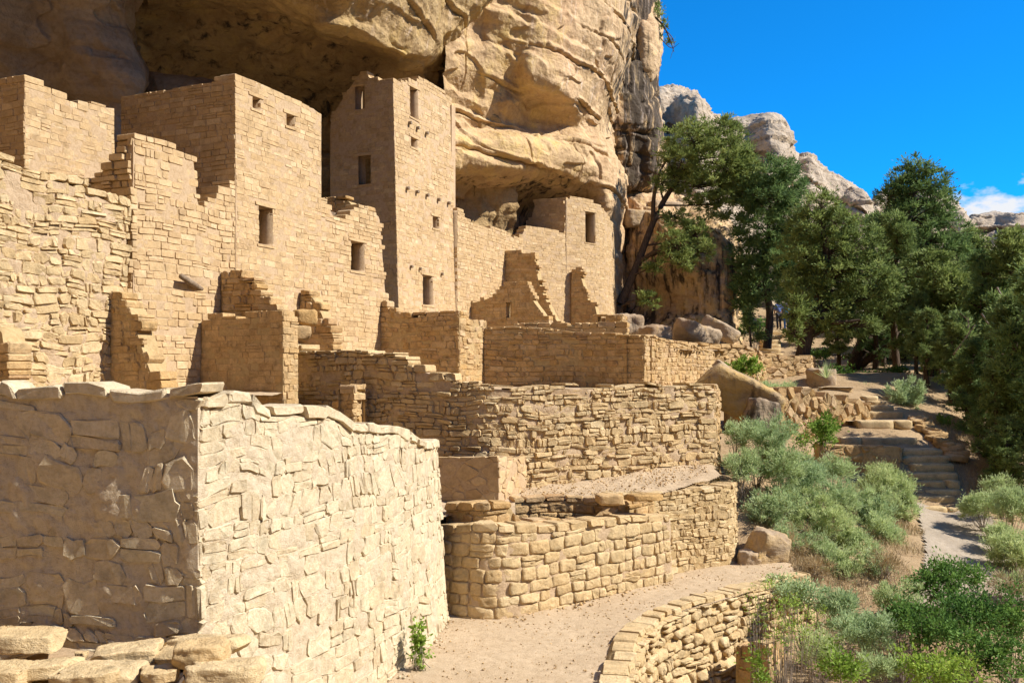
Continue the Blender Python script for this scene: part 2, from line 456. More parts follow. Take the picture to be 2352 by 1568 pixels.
def voro(run, z_lo, z_hi, st, r):
    """rubble: power diagram of stones of many sizes fitted into each other; list of (S[10], Z[10])"""
    an = st['aniso']; r0, r1 = st['rad']; L, H = run.L, (z_hi - z_lo) * an
    n = int(L * H / (math.pi * ((r0 + r1) / 2) ** 2) * 6) + 20
    c = r.uniform((0, 0), (L, H), (n, 2)); ra = r0 + (r1 - r0) * r.uniform(0, 1, n) ** 1.7
    o = np.argsort(-ra); c, ra = c[o], ra[o]
    keep = np.zeros((0, 2)); kr = np.zeros(0)
    for i in range(n):
        if len(keep) and (np.hypot(keep[:, 0] - c[i, 0], keep[:, 1] - c[i, 1]) < .86 * (kr + ra[i])).any(): continue
        keep = np.vstack([keep, c[i]]); kr = np.r_[kr, ra[i]]
    out = []
    for i in range(len(keep)):
        p, q = keep[i], kr[i]; d2 = ((keep - p) ** 2).sum(1); nb = np.argsort(d2)[1:15]
        R = 1.45 * q + r0 * .4
        poly = [np.array(v) for v in ((max(p[0] - R, 0), max(p[1] - R, 0)), (min(p[0] + R, L), max(p[1] - R, 0)), (min(p[0] + R, L), min(p[1] + R, H)), (max(p[0] - R, 0), min(p[1] + R, H)))]
        for j in nb:
            b = keep[j]; e = b - p; k = (b @ b - p @ p + q * q - kr[j] ** 2) / 2
            new = []; m = len(poly); val = [v @ e - k for v in poly]
            for t in range(m):
                a, bb, va, vb = poly[t], poly[(t + 1) % m], val[t], val[(t + 1) % m]
                if va <= 0: new.append(a)
                if va * vb < 0: new.append(a + (bb - a) * (va / (va - vb)))
            poly = new
            if len(poly) < 3: break
        if len(poly) < 3: continue
        P = np.array(poly); cen = P.mean(0)
        f = max(.5, 1 - st['joint'] * r.uniform(.4, 1.4) / (q + 1e-6))
        P = cen + (P - cen) * f
        while len(P) > 5:                                   # five sides: drop the shortest edge, or split the longest
            e = np.linalg.norm(np.roll(P, -1, 0) - P, axis=1); i0 = int(np.argmin(e)); i1 = (i0 + 1) % len(P)
            P[i0] = (P[i0] + P[i1]) / 2; P = np.delete(P, i1, 0)
        while len(P) < 5:
            e = np.linalg.norm(np.roll(P, -1, 0) - P, axis=1); i0 = int(np.argmax(e))
            P = np.insert(P, i0 + 1, (P[i0] + P[(i0 + 1) % len(P)]) / 2, 0)
        g = st['round'] * r.uniform(.5, 1.4, (5, 1)); Nx = np.roll(P, -1, 0)
        P = np.stack([P * (1 - g) + Nx * g, P * g + Nx * (1 - g)], 1).reshape(-1, 2)
        if np.ptp(P[:, 0]) < .06 or np.ptp(P[:, 1]) < .06: continue
        S, Z = P[:, 0], P[:, 1]
        jt = st['jit'] * q * .5
        out.append((S + r.uniform(-jt, jt, OUT), z_lo + (Z + r.uniform(-jt, jt, OUT)) / an))
    return out

HN, HR = 14, 5
def hi_faces():
    f = []
    for k in range(HR - 1):
        for i in range(HN):
            j = (i + 1) % HN
            f.append((k * HN + i, k * HN + j, (k + 1) * HN + j, (k + 1) * HN + i))
    c = HR * HN
    for i in range(HN): f.append(((HR - 1) * HN + i, (HR - 1) * HN + (i + 1) % HN, c))
    return f
HF = hi_faces()
def hi_verts(run, S, Z, st, warp_seed, back, r):
    """near stones: finer rings, faces lumpy and chipped"""
    P = np.c_[S, Z]; Pc = np.vstack([P, P[:1]]); dd = np.r_[0, np.cumsum(np.linalg.norm(np.diff(Pc, axis=0), axis=1))]
    # keep the corners: split the four longest edges
    pts = list(map(np.array, P))
    while len(pts) < HN:
        A = np.array(pts); e = np.linalg.norm(np.roll(A, -1, 0) - A, axis=1); i = int(np.argmax(e))
        mid = (A[i] + A[(i + 1) % len(A)]) / 2 + r.normal(0, .05 * e[i], 2); pts.insert(i + 1, mid)
    P = np.array(pts[:HN]); c = P.mean(0); w, h = np.ptp(P[:, 0]), np.ptp(P[:, 1]); m = min(w, h)
    proud = r.uniform(*st['proud']); tx, tz = r.normal(0, st['tilt'], 2); k = r.uniform(*st['inset'])
    SS, ZZ, HH = [], [], []
    for (ins, hg, noi) in ((0, None, 0), (0, .25, .3), (k * .3, .92, .8), (k * .3 + .3, 1.0, 1), (k * .3 + .62, 1.0, 1)):
        ax = max(0.04, 1 - ins * m / w) if ins < .3 else max(.12, 1 - ins); az = max(0.04, 1 - ins * m / h) if ins < .3 else max(.12, 1 - ins)
        q = c + (P - c) * np.array([ax, az])
        SS.append(q[:, 0]); ZZ.append(q[:, 1])
        HH.append(np.full(HN, -back) if hg is None else hg * max(proud, .006) + (proud if proud < 0 else 0) + tx * (q[:, 0] - c[0]) + tz * (q[:, 1] - c[1]) + noi * r.normal(0, st['rough'] * .7, HN))
    SS = np.concatenate(SS + [[c[0]]]); ZZ = np.concatenate(ZZ + [[c[1]]]); HH = np.concatenate(HH + [[proud + r.normal(0, st['rough'])]])
    fr = np.arange(len(SS)) >= HN
    n3 = np.stack([SS * 7, ZZ * 7, np.full_like(SS, warp_seed * 1.7)], -1)
    HH = HH + fr * (st['rough'] * 2.2 * vnoise(n3, 3) + st['rough'] * 1.2 * vnoise(n3 * 2.7, 4))
    wa, wf = st['warp'], st['wfreq']
    Q = np.stack([SS * wf, ZZ * wf, np.full_like(SS, 3.1)], -1)
    SS = SS + wa * vnoise(Q, warp_seed); ZZ = ZZ + wa * .7 * vnoise(Q, warp_seed + 5)
    if st['slope'] is not None: ZZ = ZZ + st['slope'](SS)
    return run.pos(SS, ZZ, HH)

DEF = dict(h=(.10, .17), w=(.18, .42), joint=.018, proud=(.008, .03), cham=(.08, .28), jit=.07, tilt=.03, inset=(.08, .22), rough=.004,
           warp=.03, wfreq=1.3, split=.12, miss=.03, back=.08, tint=(0, 1), slope=None, rad=None, aniso=1.5, round=.22, hi=False)

def layout(run, z_lo, z_hi, st, r):
    """courses of blocks over the run: list of (s0,s1,z0,z1)"""
    out = []; z = z_lo - r.uniform(0, .05)
    while z < z_hi:
        h = r.uniform(*st['h']); s = -r.uniform(0, st['w'][1])
        while s < run.L:
            w = r.uniform(*st['w'])
            a, b = max(s, 0.0), min(s + w, run.L)
            if run.L - b < st['w'][0] * .5: b = run.L; w = b - s
            if b - a > .05:
                u = r.uniform()
                if u < st['split']:
                    k = r.uniform(.38, .62) * h
                    out.append((a, b, z, z + k)); out.append((a, b, z + k, z + h))
                elif u < st['split'] * 1.6 and b - a > .16:
                    k = a + (b - a) * r.uniform(.4, .6)
                    out.append((a, k, z, z + h)); out.append((k, b, z, z + h))
                else:
                    out.append((a, b, z, z + h))
            s += w
        z += h
    return out

def trim(rects, op, mn=.05):
    """cut the opening op=(s0,s1,z0,z1) out of the blocks"""
    o0, o1, q0, q1 = op; res = []
    for (a, b, c, d) in rects:
        if b <= o0 or a >= o1 or d <= q0 or c >= q1:
            res.append((a, b, c, d)); continue
        ov = min(b, o1) - max(a, o0); oz = min(d, q1) - max(c, q0)
        if oz < .35 * (d - c):
            if c < q0: res.append((a, b, c, q0))
            else: res.append((a, b, q1, d))
            continue
        if a < o0 - mn: res.append((a, o0, c, d))
        if b > o1 + mn: res.append((o1, b, c, d))
    return res

def core(run, base, topf, th, ops, res, amp, seed, cap0, cap1, freq=5.0, lump=0.0):
    """the mortared body of a run: displaced front, back, top, open ends and reveals"""
    L = run.L; ns = max(3, int(L / res)); zt = float(max(topf(run.S)))
    nz = max(3, int((zt - base) / res))
    sl = np.linspace(0, L, ns + 1); zl = np.linspace(base, zt, nz + 1)
    for o in ops:
        for v in o[:2]: sl[np.argmin(abs(sl - v))] = v
        for v in o[2:4]: zl[np.argmin(abs(zl - v))] = v
    tz = topf(sl)
    S, Z = np.meshgrid(sl, zl, indexing='ij')
    Z = np.minimum(Z, tz[:, None])
    f0 = run.pos(S, Z, 0 * S)
    d = amp * fbm(f0 * freq, 4, seed) + amp * .6 * fbm(f0 * freq * .35, 2, seed + 9)
    if lump:
        d = d + lump * (np.abs(vnoise(f0 * 3.1, seed + 3)) * 1.4 + .7 * np.abs(vnoise(f0 * 7.3, seed + 4)) + .35 * np.abs(vnoise(f0 * 15, seed + 6)) - 1.05)
    tp = np.ones_like(S)
    if not cap0: tp = tp * np.clip(S / .14, 0, 1)
    if not cap1: tp = tp * np.clip((L - S) / .14, 0, 1)
    d = d * tp
    Fv = run.pos(S, Z, d); Bv = run.pos(S, Z, np.full_like(S, -th))
    ni, nj = S.shape
    V = np.concatenate([Fv.reshape(-1, 3), Bv.reshape(-1, 3)])
    idx = np.arange(ni * nj).reshape(ni, nj); bk = idx + ni * nj
    hole = np.zeros((ni - 1, nj - 1), bool)
    sc = (sl[:-1] + sl[1:]) / 2; zc = (zl[:-1] + zl[1:]) / 2
    for o in ops:
        hole |= ((sc > o[0]) & (sc < o[1]))[:, None] & ((zc > o[2]) & (zc < o[3]))[None]
    live = (Z[:-1, 1:] - Z[:-1, :-1] + Z[1:, 1:] - Z[1:, :-1]) > 1e-6
    q = []
    ok = live & ~hole
    I, J = np.nonzero(ok)
    q.append(np.c_[idx[I, J], idx[I + 1, J], idx[I + 1, J + 1], idx[I, J + 1]])
    q.append(np.c_[bk[I, J], bk[I, J + 1], bk[I + 1, J + 1], bk[I + 1, J]])
    i = np.arange(ni - 1)
    q.append(np.c_[idx[i, -1], idx[i + 1, -1], bk[i + 1, -1], bk[i, -1]])
    j = np.arange(nj - 1)
    if cap0: q.append(np.c_[idx[0, j], idx[0, j + 1], bk[0, j + 1], bk[0, j]])
    if cap1: q.append(np.c_[idx[-1, j], bk[-1, j], bk[-1, j + 1], idx[-1, j + 1]])
    # reveals: every edge between a hole and a live cell
    for di, dj in ((1, 0), (0, 1)):
        a = hole[:-1] if di else hole[:, :-1]; b = hole[1:] if di else hole[:, 1:]
        I, J = np.nonzero(a != b)
        if di: e0, e1 = (I + 1, J), (I + 1, J + 1)
        else: e0, e1 = (I, J + 1), (I + 1, J + 1)
        q.append(np.c_[idx[e0], idx[e1], bk[e1], bk[e0]])
    return V, np.concatenate(q)

def wall(name, label, cat, runs, base, mat='cream', mort='mcream', th=.45, st=None, ops=(), cap=None, ragged=True, amp=.012, res=.06, seed=1,
         parent=None, group=None, zs=None, maxparts=300, batter=(0, 0), ends=(True, True), freq=5.0, part_name='stone', tone=0.0, lintels=True):
    """runs: list of dict(pts=[(x,y)..], top=...) ; ops: list of (run, px0, py0, px1, py1) through-openings; cap=(height, wmin, wmax)"""
    r = np.random.default_rng(seed)
    S = dict(DEF); S.update(st or {})
    R = []
    for d in runs:
        R.append(Run(d['pts'], d['top'], d.get('batter', batter), base))
    for k in range(len(R) - 1):
        R[k].sh1 = R[k + 1].batter[0]; R[k + 1].sh0 = R[k].batter[1]
    coresV, coresF, n0 = [], [], 0
    stones = []; extras = []
    hm = sum(S['h']) / 2
    for k, run in enumerate(R):
        SS = dict(S); SS.update(runs[k].get('st', {}))
        opk = []
        for o in ops:
            if o[0] != k: continue
            a, b = run.s_of_px(o[1]), run.s_of_px(o[3]); ym = run.y_of_s((a + b) / 2)
            opk.append((min(a, b), max(a, b), zpy(o[4], ym), zpy(o[2], ym)))
        hc = cap[0] if cap else 0
        rag = runs[k].get('ragged', ragged)
        topf = (lambda q, run=run: run.topz(q) - (.75 * hm if rag else .02 + .55 * hc))
        V, Q = core(run, base, topf, th, opk, runs[k].get('res', res), runs[k].get('amp', amp), seed * 31 + k, ends[0] and k == 0, ends[1] and k == len(R) - 1, freq, runs[k].get('lump', 0.0))
        coresV.append(V); coresF.append(Q + n0); n0 += len(V)
        zlo = base if zs is None else (zs if isinstance(zs, (int, float)) else zs[k])
        wsd = seed * 13 + k
        if SS['rad']:
            for (So, Zo) in voro(run, zlo, float(run.TZ.max()) + .05, SS, r):
                tz = float(run.topz(So.mean())) - hc * .9
                if rag:
                    if Zo.mean() > tz: continue
                else:
                    if Zo.min() > tz - .04: continue
                    Zo = np.minimum(Zo, tz)
                    if np.ptp(Zo) < .04: continue
                if r.uniform() < SS['miss']: continue
                inop = any(o[0] - .02 < So.mean() < o[1] + .02 and o[2] - .02 < Zo.mean() < o[3] + .02 for o in opk)
                if inop: continue
                bk = th * .92 if rag and Zo.max() > tz - 1.1 * hm else SS['back']
                V = outline_verts(run, So, Zo, SS, wsd, bk, r)
                stones.append((V, np.clip(r.uniform(*SS['tint']) + tone, 0, 1)))
        rects = [] if SS['rad'] else layout(run, zlo, float(run.TZ.max()) + .1, SS, r)
        for o in opk:
            rects = trim(rects, o)
            if o[1] - o[0] > .25 and lintels:
                for (nm, za, zb, e) in (('lintel', o[3], o[3] + .09, .13), ('sill', o[2] - .07, o[2], .07)):
                    lr = (max(o[0] - e, 0), min(o[1] + e, run.L), za, zb); rects = trim(rects, lr)
                    L2 = dict(SS); L2.update(hi=False, proud=(.02, .03), cham=(.1, .25), joint=.006, tilt=.0)
                    extras.append((nm, stone_verts(run, *lr, L2, wsd, SS['back'], r), r.uniform(.1, .9)))
        for (a, b, c, d) in rects:
            tz = float(run.topz((a + b) / 2)) - hc * .9
            if rag:
                if (c + d) / 2 > tz: continue
            else:
                if c > tz - .04: continue
                d = min(d, tz)
            if r.uniform() < SS['miss'] or d - c < .045 or b - a < .05: continue
            near_top = d > tz - 1.1 * hm
            edge = (a < .02 and k == 0) or (b > run.L - .02 and k == len(R) - 1)
            back = th * .92 if near_top and rag else SS['back']
            if edge and (ends[0] if a < .02 else ends[1]): back = th * .97
            V = stone_verts(run, a, b, c, d, SS, wsd, back, r)
            stones.append((V, np.clip(r.uniform(*SS['tint']) + tone, 0, 1)))
        if cap:
            s = -r.uniform(0, cap[2] * .5)
            while s < run.L:
                w = r.uniform(cap[1], cap[2]); a, b = max(s, 0), min(s + w, run.L); s += w
                if b - a < .08: continue
                t1 = float(run.topz((a + b) / 2)) + r.uniform(-.02, .02)
                sl = (float(run.topz(b)) - float(run.topz(a))) / (b - a); mid = (a + b) / 2
                S2 = dict(SS); S2.update(hi=False, joint=max(.028, SS['joint']), proud=(.015 + .5 * runs[k].get('lump', 0), .05 + .5 * runs[k].get('lump', 0)), cham=(.1, .3), slope=(lambda q, sl=sl, mid=mid: (q - mid) * sl), inset=(.12, .3))
                V = stone_verts(run, a, b, t1 - hc * r.uniform(.8, 1.1), t1, S2, wsd, min(th * .98, .5) * r.uniform(.65, 1), r)
                stones.append((V, np.clip(r.uniform(*SS['tint']) + tone, 0, 1)))
    V = np.concatenate(coresV); Q = np.concatenate(coresF)
    lo, hi = V.min(0), V.max(0); loc = np.array([(lo[0] + hi[0]) / 2, (lo[1] + hi[1]) / 2, base])
    tags = dict(label=label, cat=cat, group=group, kind='thing')
    if parent is None:
        root = obj(name, V, Q, M[mort], loc=loc, **tags)
    else:
        root = obj(name, V, Q, M[mort], parent=parent, loc=loc)
    for (nm, v, t) in extras:
        obj(nm, v, SF, M[mat], parent=root, loc=v.mean(0), attrs={'tint': np.full(len(v), t)})
    # largest in the picture first
    def area(v):
        px, py = proj(v)
        if px.max() < -20 or px.min() > 2372 or py.min() > 1590 or py.max() < -20: return 0.0
        return (px.max() - px.min()) * (py.max() - py.min())
    ar = np.array([area(s[0]) for s in stones]) if stones else np.zeros(0)
    order = np.argsort(-ar)
    nparts = min(maxparts, int((ar > 60).sum()))
    for i in order[:nparts]:
        v, t = stones[i]
        obj(part_name, v, HF if len(v) > 40 else SF, M[mat], parent=root, loc=v.mean(0), smooth=len(v) > 40, attrs={'tint': np.full(len(v), t)})
    rest = [stones[i] for i in order[nparts:] if ar[i] > 0]
    if rest:
        VV = np.concatenate([v for v, _ in rest]); TT = np.concatenate([np.full(len(v), t) for v, t in rest])
        FF = []
        o = 0
        for v, _ in rest:
            FF.extend([tuple(i + o for i in f) for f in (HF if len(v) > 40 else SF)]); o += len(v)
        obj('small_stones', VV, FF, M[mat], parent=root, loc=VV.mean(0), attrs={'tint': TT}, kind='stuff')
    root_runs[root.name] = R
    return root
root_runs = {}

def block(name, c, size, rotz=0, mat='gold', parent=None, seed=0, rough=.12, tilt=(0, 0), tint=.5, sub=2, e=7.0, irr=.12, facets=7, **tags):
    """a worn stone block: subdivided box, corners rounded off, surface uneven"""
    n = 4 + sub * 2
    g = np.linspace(-1, 1, n)
    V, Fq, idm = [], [], {}
    def vid(p):
        k = tuple(np.round(p, 5))
        if k not in idm: idm[k] = len(V); V.append(p)
        return idm[k]
    for ax in range(3):
        for sg in (-1, 1):
            for i in range(n - 1):
                for j in range(n - 1):
                    q = []
                    for (a, b) in ((i, j), (i + 1, j), (i + 1, j + 1), (i, j + 1)):
                        p = np.zeros(3); p[ax] = sg; p[(ax + 1) % 3] = g[a]; p[(ax + 2) % 3] = g[b]
                        q.append(vid(p))
                    Fq.append(q if sg > 0 else q[::-1])
    V = np.array(V)
    nrm = np.linalg.norm(V, axis=1)[:, None]
    sup = (np.abs(V) ** e).sum(1) ** (1 / e)
    U = V / sup[:, None]
    size = np.array(size) / 2.0
    W = U * size
    m = min(size)
    ang = np.arctan2(W[:, 1] / size[1], W[:, 0] / size[0])
    W[:, :2] *= (1 + irr * vnoise(np.stack([np.cos(ang) * 1.3, np.sin(ang) * 1.3, np.full(len(W), seed * 3.3)], -1), seed + 7))[:, None]
    W += (V / nrm) * (m * rough * 1.6 * fbm(W / max(m, .05) * .8 + seed * 7.7, 3, seed))[:, None]
    W += (V / nrm) * (m * rough * .5 * fbm(W / max(m, .05) * 3 + seed, 2, seed + 3))[:, None]
    fr = np.random.default_rng(seed + 5000)               # broken faces: shear flat chips off
    for _ in range(facets):
        n = fr.normal(size=3); n /= np.linalg.norm(n); n[2] *= .6; n /= np.linalg.norm(n)
        dd = W @ n; lim = dd.max() * fr.uniform(.72, .93)
        W = W - np.maximum(dd - lim, 0)[:, None] * n * .9
    W += (V / nrm) * (m * rough * .22 * fbm(W / max(m, .05) * 5 + seed, 2, seed + 9))[:, None]
    cx, sx = math.cos(tilt[0]), math.sin(tilt[0]); cy, sy = math.cos(tilt[1]), math.sin(tilt[1])
    W = W @ np.array([[1, 0, 0], [0, cx, sx], [0, -sx, cx]]) @ np.array([[cy, 0, -sy], [0, 1, 0], [sy, 0, cy]])
    cz, sz = math.cos(rotz), math.sin(rotz)
    W = W @ np.array([[cz, sz, 0], [-sz, cz, 0], [0, 0, 1]])
    W = W + np.asarray(c)
    return obj(name, W, np.array(Fq), M[mat], parent=parent, attrs={'tint': np.full(len(W), tint), 'yel': np.full(len(W), tags.pop('yel', .3)), 'varn': np.full(len(W), tags.pop('varn', 0.0)), 'wash': np.zeros(len(W))}, smooth=True, **tags)

RUB = dict(h=(.11, .24), w=(.16, .46), rad=(.06, .22), aniso=1.9, round=.14, joint=.012, proud=(.005, .055), jit=.16, tilt=.1, inset=(.12, .4), rough=.009, warp=.03, wfreq=1.7, miss=.03)
COBB = dict(h=(.08, .2), w=(.13, .46), joint=.014, proud=(.0, .05), cham=(.1, .34), jit=.2, tilt=.1, inset=(.08, .3), rough=.008, warp=.10, wfreq=1.5, split=.34, miss=.06)
FLUSH = dict(h=(.16, .3), w=(.18, .5), rad=(.045, .21), aniso=1.5, round=.11, joint=.010, proud=(.001, .016), jit=.3, tilt=.03, inset=(.02, .12), rough=.004, warp=.03, wfreq=1.6, miss=.06, back=.1)
BRICK = dict(h=(.10, .155), w=(.18, .46), joint=.008, proud=(.0, .010), cham=(.05, .2), jit=.06, tilt=.014, inset=(.05, .16), rough=.003, warp=.025, wfreq=1.2, split=.10, miss=.08)
COURSE = dict(h=(.12, .21), w=(.18, .5), joint=.016, proud=(.006, .04), cham=(.1, .32), jit=.12, tilt=.06, inset=(.1, .3), rough=.007, warp=.05, wfreq=1.3, split=.22, miss=.04)
# ------------------------------------------------------------------ the ruins, front to back
# foreground room: shaded left face, long sunlit curved face
pc = (-3.2, 9.6)
pl = (-6.75, 10.12)
wall('foreground_wall', 'tall pale rubble wall filling the lower left foreground, one face in shade and one sunlit', 'wall',
     [dict(pts=[pl, pc], top=[(-90, 884), (105, 886), (115, 878), (355, 882), (360, 886), (460, 886)], st=dict(miss=.22, h=(.14, .34), w=(.2, .6), proud=(-.004, .016), tilt=.02, rough=.005, joint=.008), amp=.025, lump=.02, res=.02),
      dict(pts=[pc, (-2.5, 10.95), (-1.72, 12.7), (-1.26, 14.3), (-1.05, 15.85)], top=[(440, 886), (530, 900), (600, 915), (700, 935), (860, 962), (960, 992), (1010, 1008)], batter=(0, .07), lump=.02, res=.024)],
     base=-.3, mat='cream', mort='mcream', th=.5, st=dict(COBB, h=(.13, .3), w=(.16, .5), proud=(.0, .016), warp=.12, wfreq=1.7, jit=.22, tilt=.03, joint=.009, miss=.1, cham=(.08, .4), inset=(.04, .18), rough=.005), cap=(.16, .3, .6), ragged=False, amp=.016, res=.03, seed=11, freq=4.0)
# low masonry bench bottom left, flat slabs lying on it
bench = wall('masonry_bench', 'low stone bench along the bottom left edge in front of the tall wall', 'bench',
     [dict(pts=[(-5.2, 8.55), (-4.4, 8.25), (-3.4, 8.3)], top=1.44), dict(pts=[(-3.4, 8.3), (-2.75, 8.4)], top=1.40), dict(pts=[(-2.75, 8.4), (-2.45, 8.95)], top=1.40)],
     base=-.3, th=1.35, st=dict(COURSE, h=(.2, .3), w=(.3, .55), proud=(.02, .07), hi=True), cap=(.17, .3, .55), ragged=False, seed=13, amp=.03, res=.05, mat='rubble', mort='mrubble')
slabs = [((300, 1478), 9.0, (.72, .5, .13), .25, .62, 'broad pale slab lying on the stone bench against the tall wall'),
         ((410, 1486), 8.95, (.42, .34, .1), -.2, .3, 'brown flat slab behind the loose yellowish slab on the bench'),
         ((462, 1512), 8.55, (.50, .3, .2), .12, .8, 'loose yellowish rounded slab perched on the bench end'),
         ((520, 1545), 8.35, (.75, .42, .18), .1, .55, 'long grey-brown slab at the right end of the bench'),
         ((60, 1487), 9.4, (.95, .5, .16), -.08, .5, 'wide tan slab at the left end of the bench'),
         ((480, 1480), 9.2, (.8, .3, .16), -.12, .65, 'long pale slab between the bench and the sunlit wall'),
         ((245, 1520), 8.5, (.7, .42, .1), .1, .6, 'flat tan slab in the middle of the bench top'),
         ((110, 1516), 8.55, (.5, .36, .12), .2, .5, 'squarish slab at the front edge of the bench left'), ((20, 1535), 8.4, (.55, .4, .14), -.1, .35, 'brown slab cut by the left edge of the picture'), ((372, 1528), 8.45, (.42, .3, .1), .3, .7, 'pale slab in front of the yellowish slab'), ((190, 1550), 8.3, (.6, .3, .12), -.15, .45, 'low tan slab on the bottom edge of the bench'),
         ((185, 1487), 9.0, (.14, .1, .07), .1, .2, 'small grey cobble on the bench')]
for k, ((px, py), Y, sz, rz, t, lab) in enumerate(slabs):
    c = at(px, py, Y); c[2] = 1.45 + sz[2] * .42
    if 'perched' in lab: c[2] += .1
    block('flat_stone', c, sz, rz, 'rubble', seed=20 + k, rough=.2, tint=t, sub=6, e=16.0, irr=.32, facets=11, tilt=(random.uniform(-.06, .06), random.uniform(-.06, .06)), label=lab, cat='stone', group='loose slabs on the bench')

# round kiva: outer drum with a ledge, upper ring with the opening
kp = [P2(985, 16.6), P2(1060, 16.05), P2(1160, 16.0), P2(1300, 16.84), P2(1450, 18.0), P2(1543, 18.8)]
KST = dict(COURSE, hi=True, h=(.15, .25), w=(.24, .52), proud=(.008, .04), joint=.02, cham=(.07, .25), inset=(.06, .2), jit=.12, warp=.045, split=.16, miss=.04)
wall('kiva_drum', 'low curved outer wall of the kiva beside the sandy path, large tan blocks', 'wall', [dict(pts=kp, top=[(985, 1205), (1100, 1202), (1250, 1200), (1400, 1192), (1543, 1178)])],
     base=-.2, th=.8, st=KST, ragged=False, cap=(.17, .3, .55), seed=15, amp=.02, res=.05, mat='rubble', mort='mrubble', batter=(.05, .03))
def off(pts, d):
    Rn = Run(pts, 0.0); q = np.linspace(0, Rn.L, 7); p = Rn.pos(q, 0, -d); return [tuple(x[:2]) for x in p]
kq = off(kp, .42)
def off2(pts, d):
    Rn = Run(pts, 0.0); q = np.linspace(0, Rn.L, 10); p = Rn.pos(q, 0, -d); return [tuple(x[:2]) for x in p]
wall('kiva_ring', 'upper ring of blocks round the kiva opening, set back on the drum', 'wall', [dict(pts=kq, top=[(985, 1148), (1175, 1150), (1188, 1193), (1300, 1191), (1395, 1188), (1415, 1165), (1440, 1140), (1530, 1130)])],
     base=.6, th=.4, st=dict(KST, h=(.16, .24)), ragged=False, cap=(.18, .28, .5), seed=16, amp=.02, res=.05, mat='gold', mort='mgold', zs=1.3)
wall('kiva_inner_wall', 'shaded inner face of the kiva seen through its opening', 'wall', [dict(pts=[P2(1178, 18.5), P2(1250, 18.7), P2(1340, 18.75), P2(1425, 18.4)], top=[(1178, 1143), (1300, 1138), (1425, 1136)])],
     base=.4, th=.35, st=dict(KST), ragged=False, cap=(.14, .3, .5), seed=17, mat='gold', mort='mgold', res=.06)
block('flat_stone', at(1402, 1146, 18.0), (.55, .4, .2), .1, 'gold', seed=51, tint=.25, sub=2, label='dark squared block on the rim of the kiva opening', cat='stone')
block('flat_stone', at(1478, 1141, 18.3), (.75, .4, .12), .2, 'gold', seed=52, tint=.6, sub=2, label='long flat slab on the rim right of the kiva opening', cat='stone')
wall('retaining_wall', 'rounded rubble retaining wall right of the kiva ending above the path bend', 'wall', [dict(pts=[P2(1395, 18.6), P2(1500, 19.2), P2(1600, 19.9), P2(1680, 20.5), P2(1695, 21.3)], top=[(1395, 1138), (1500, 1130), (1620, 1118), (1695, 1108)])],
     base=-.2, th=.5, st=dict(COBB, h=(.1, .19), w=(.13, .36), proud=(.0, .035), warp=.06), ragged=False, cap=(.12, .18, .36), seed=18, amp=.03, res=.06, mat='rubble', mort='mgold', batter=(.05, .03))
# pinkish pier
pr = P2(1145, 18.35)
wall('corner_pier', 'square pinkish masonry pier with a dark left face behind the kiva', 'pier', [dict(pts=[P2(940, 18.9), pr], top=[(940, 1052), (1145, 1048)]), dict(pts=[pr, P2(1216, 19.9)], top=[(1145, 1048), (1216, 1050)])],
     base=1.4, th=.4, st=dict(FLUSH, h=(.16, .26), miss=.2), ragged=False, seed=19, mat='pink', mort='mpink', res=.05, amp=.012)

# second terrace: long curved rubble wall
t2 = [P2(560, 23.3), P2(690, 21.6), P2(900, 20.1), P2(1060, 19.55), P2(1170, 19.6), P2(1330, 20.4), P2(1500, 21.5), P2(1640, 22.5)]
wall('terrace_wall', 'long curved rubble wall behind the kiva, shaded at its left and sunlit at its right', 'wall', [dict(pts=t2, top=[(560, 795), (690, 795), (760, 805), (855, 798), (900, 812), (960, 838), (1010, 855), (1060, 876), (1170, 884), (1400, 882), (1540, 880), (1640, 882)])],
     base=1.3, th=.55, st=dict(COBB, proud=(.0, .07)), ragged=True, seed=21, amp=.04, res=.06, mat='rubble', mort='mrubble')
wall('retaining_wall', 'end face of the long curved wall beside the tilted boulder', 'wall', [dict(pts=[P2(1640, 22.52), P2(1652, 24.6)], top=[(1600, 885), (1660, 890)])],
     base=1.0, th=.5, st=RUB, seed=22, mat='gold', mort='mgold')
sp = P2(812, 19.6)
wall('wall_stub', 'short broken wall stub standing behind the sunlit foreground wall', 'wall', [dict(pts=[P2(690, 20.4), P2(770, 19.9), sp], top=[(690, 990), (735, 955), (770, 930), (782, 905), (812, 880)]), dict(pts=[sp, P2(843, 20.2)], top=[(812, 880), (843, 882)])],
     base=1.4, th=.35, st=COURSE, seed=23, mat='gold', mort='mgold')

# cross wall and facades of the upper rows (plane 1.6 m in front of the tower)
def cross(px0, o, px1):
    p = fa(px0, o); return p, fn(p, px1)
FO = 1.6
a0, a1 = cross(462, FO, 650)
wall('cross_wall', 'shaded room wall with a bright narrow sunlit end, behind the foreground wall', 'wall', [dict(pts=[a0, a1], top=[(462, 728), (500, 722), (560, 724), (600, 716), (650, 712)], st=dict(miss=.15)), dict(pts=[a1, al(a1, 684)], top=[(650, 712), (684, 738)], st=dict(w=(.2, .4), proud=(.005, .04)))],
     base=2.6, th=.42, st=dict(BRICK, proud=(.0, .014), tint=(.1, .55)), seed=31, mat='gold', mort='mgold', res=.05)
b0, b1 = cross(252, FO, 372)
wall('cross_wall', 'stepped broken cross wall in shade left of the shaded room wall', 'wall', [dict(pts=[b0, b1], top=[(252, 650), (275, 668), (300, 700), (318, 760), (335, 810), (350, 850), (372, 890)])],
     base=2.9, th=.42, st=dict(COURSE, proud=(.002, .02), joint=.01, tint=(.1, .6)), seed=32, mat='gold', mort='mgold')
c0_, c1_ = cross(-14, FO, 24)
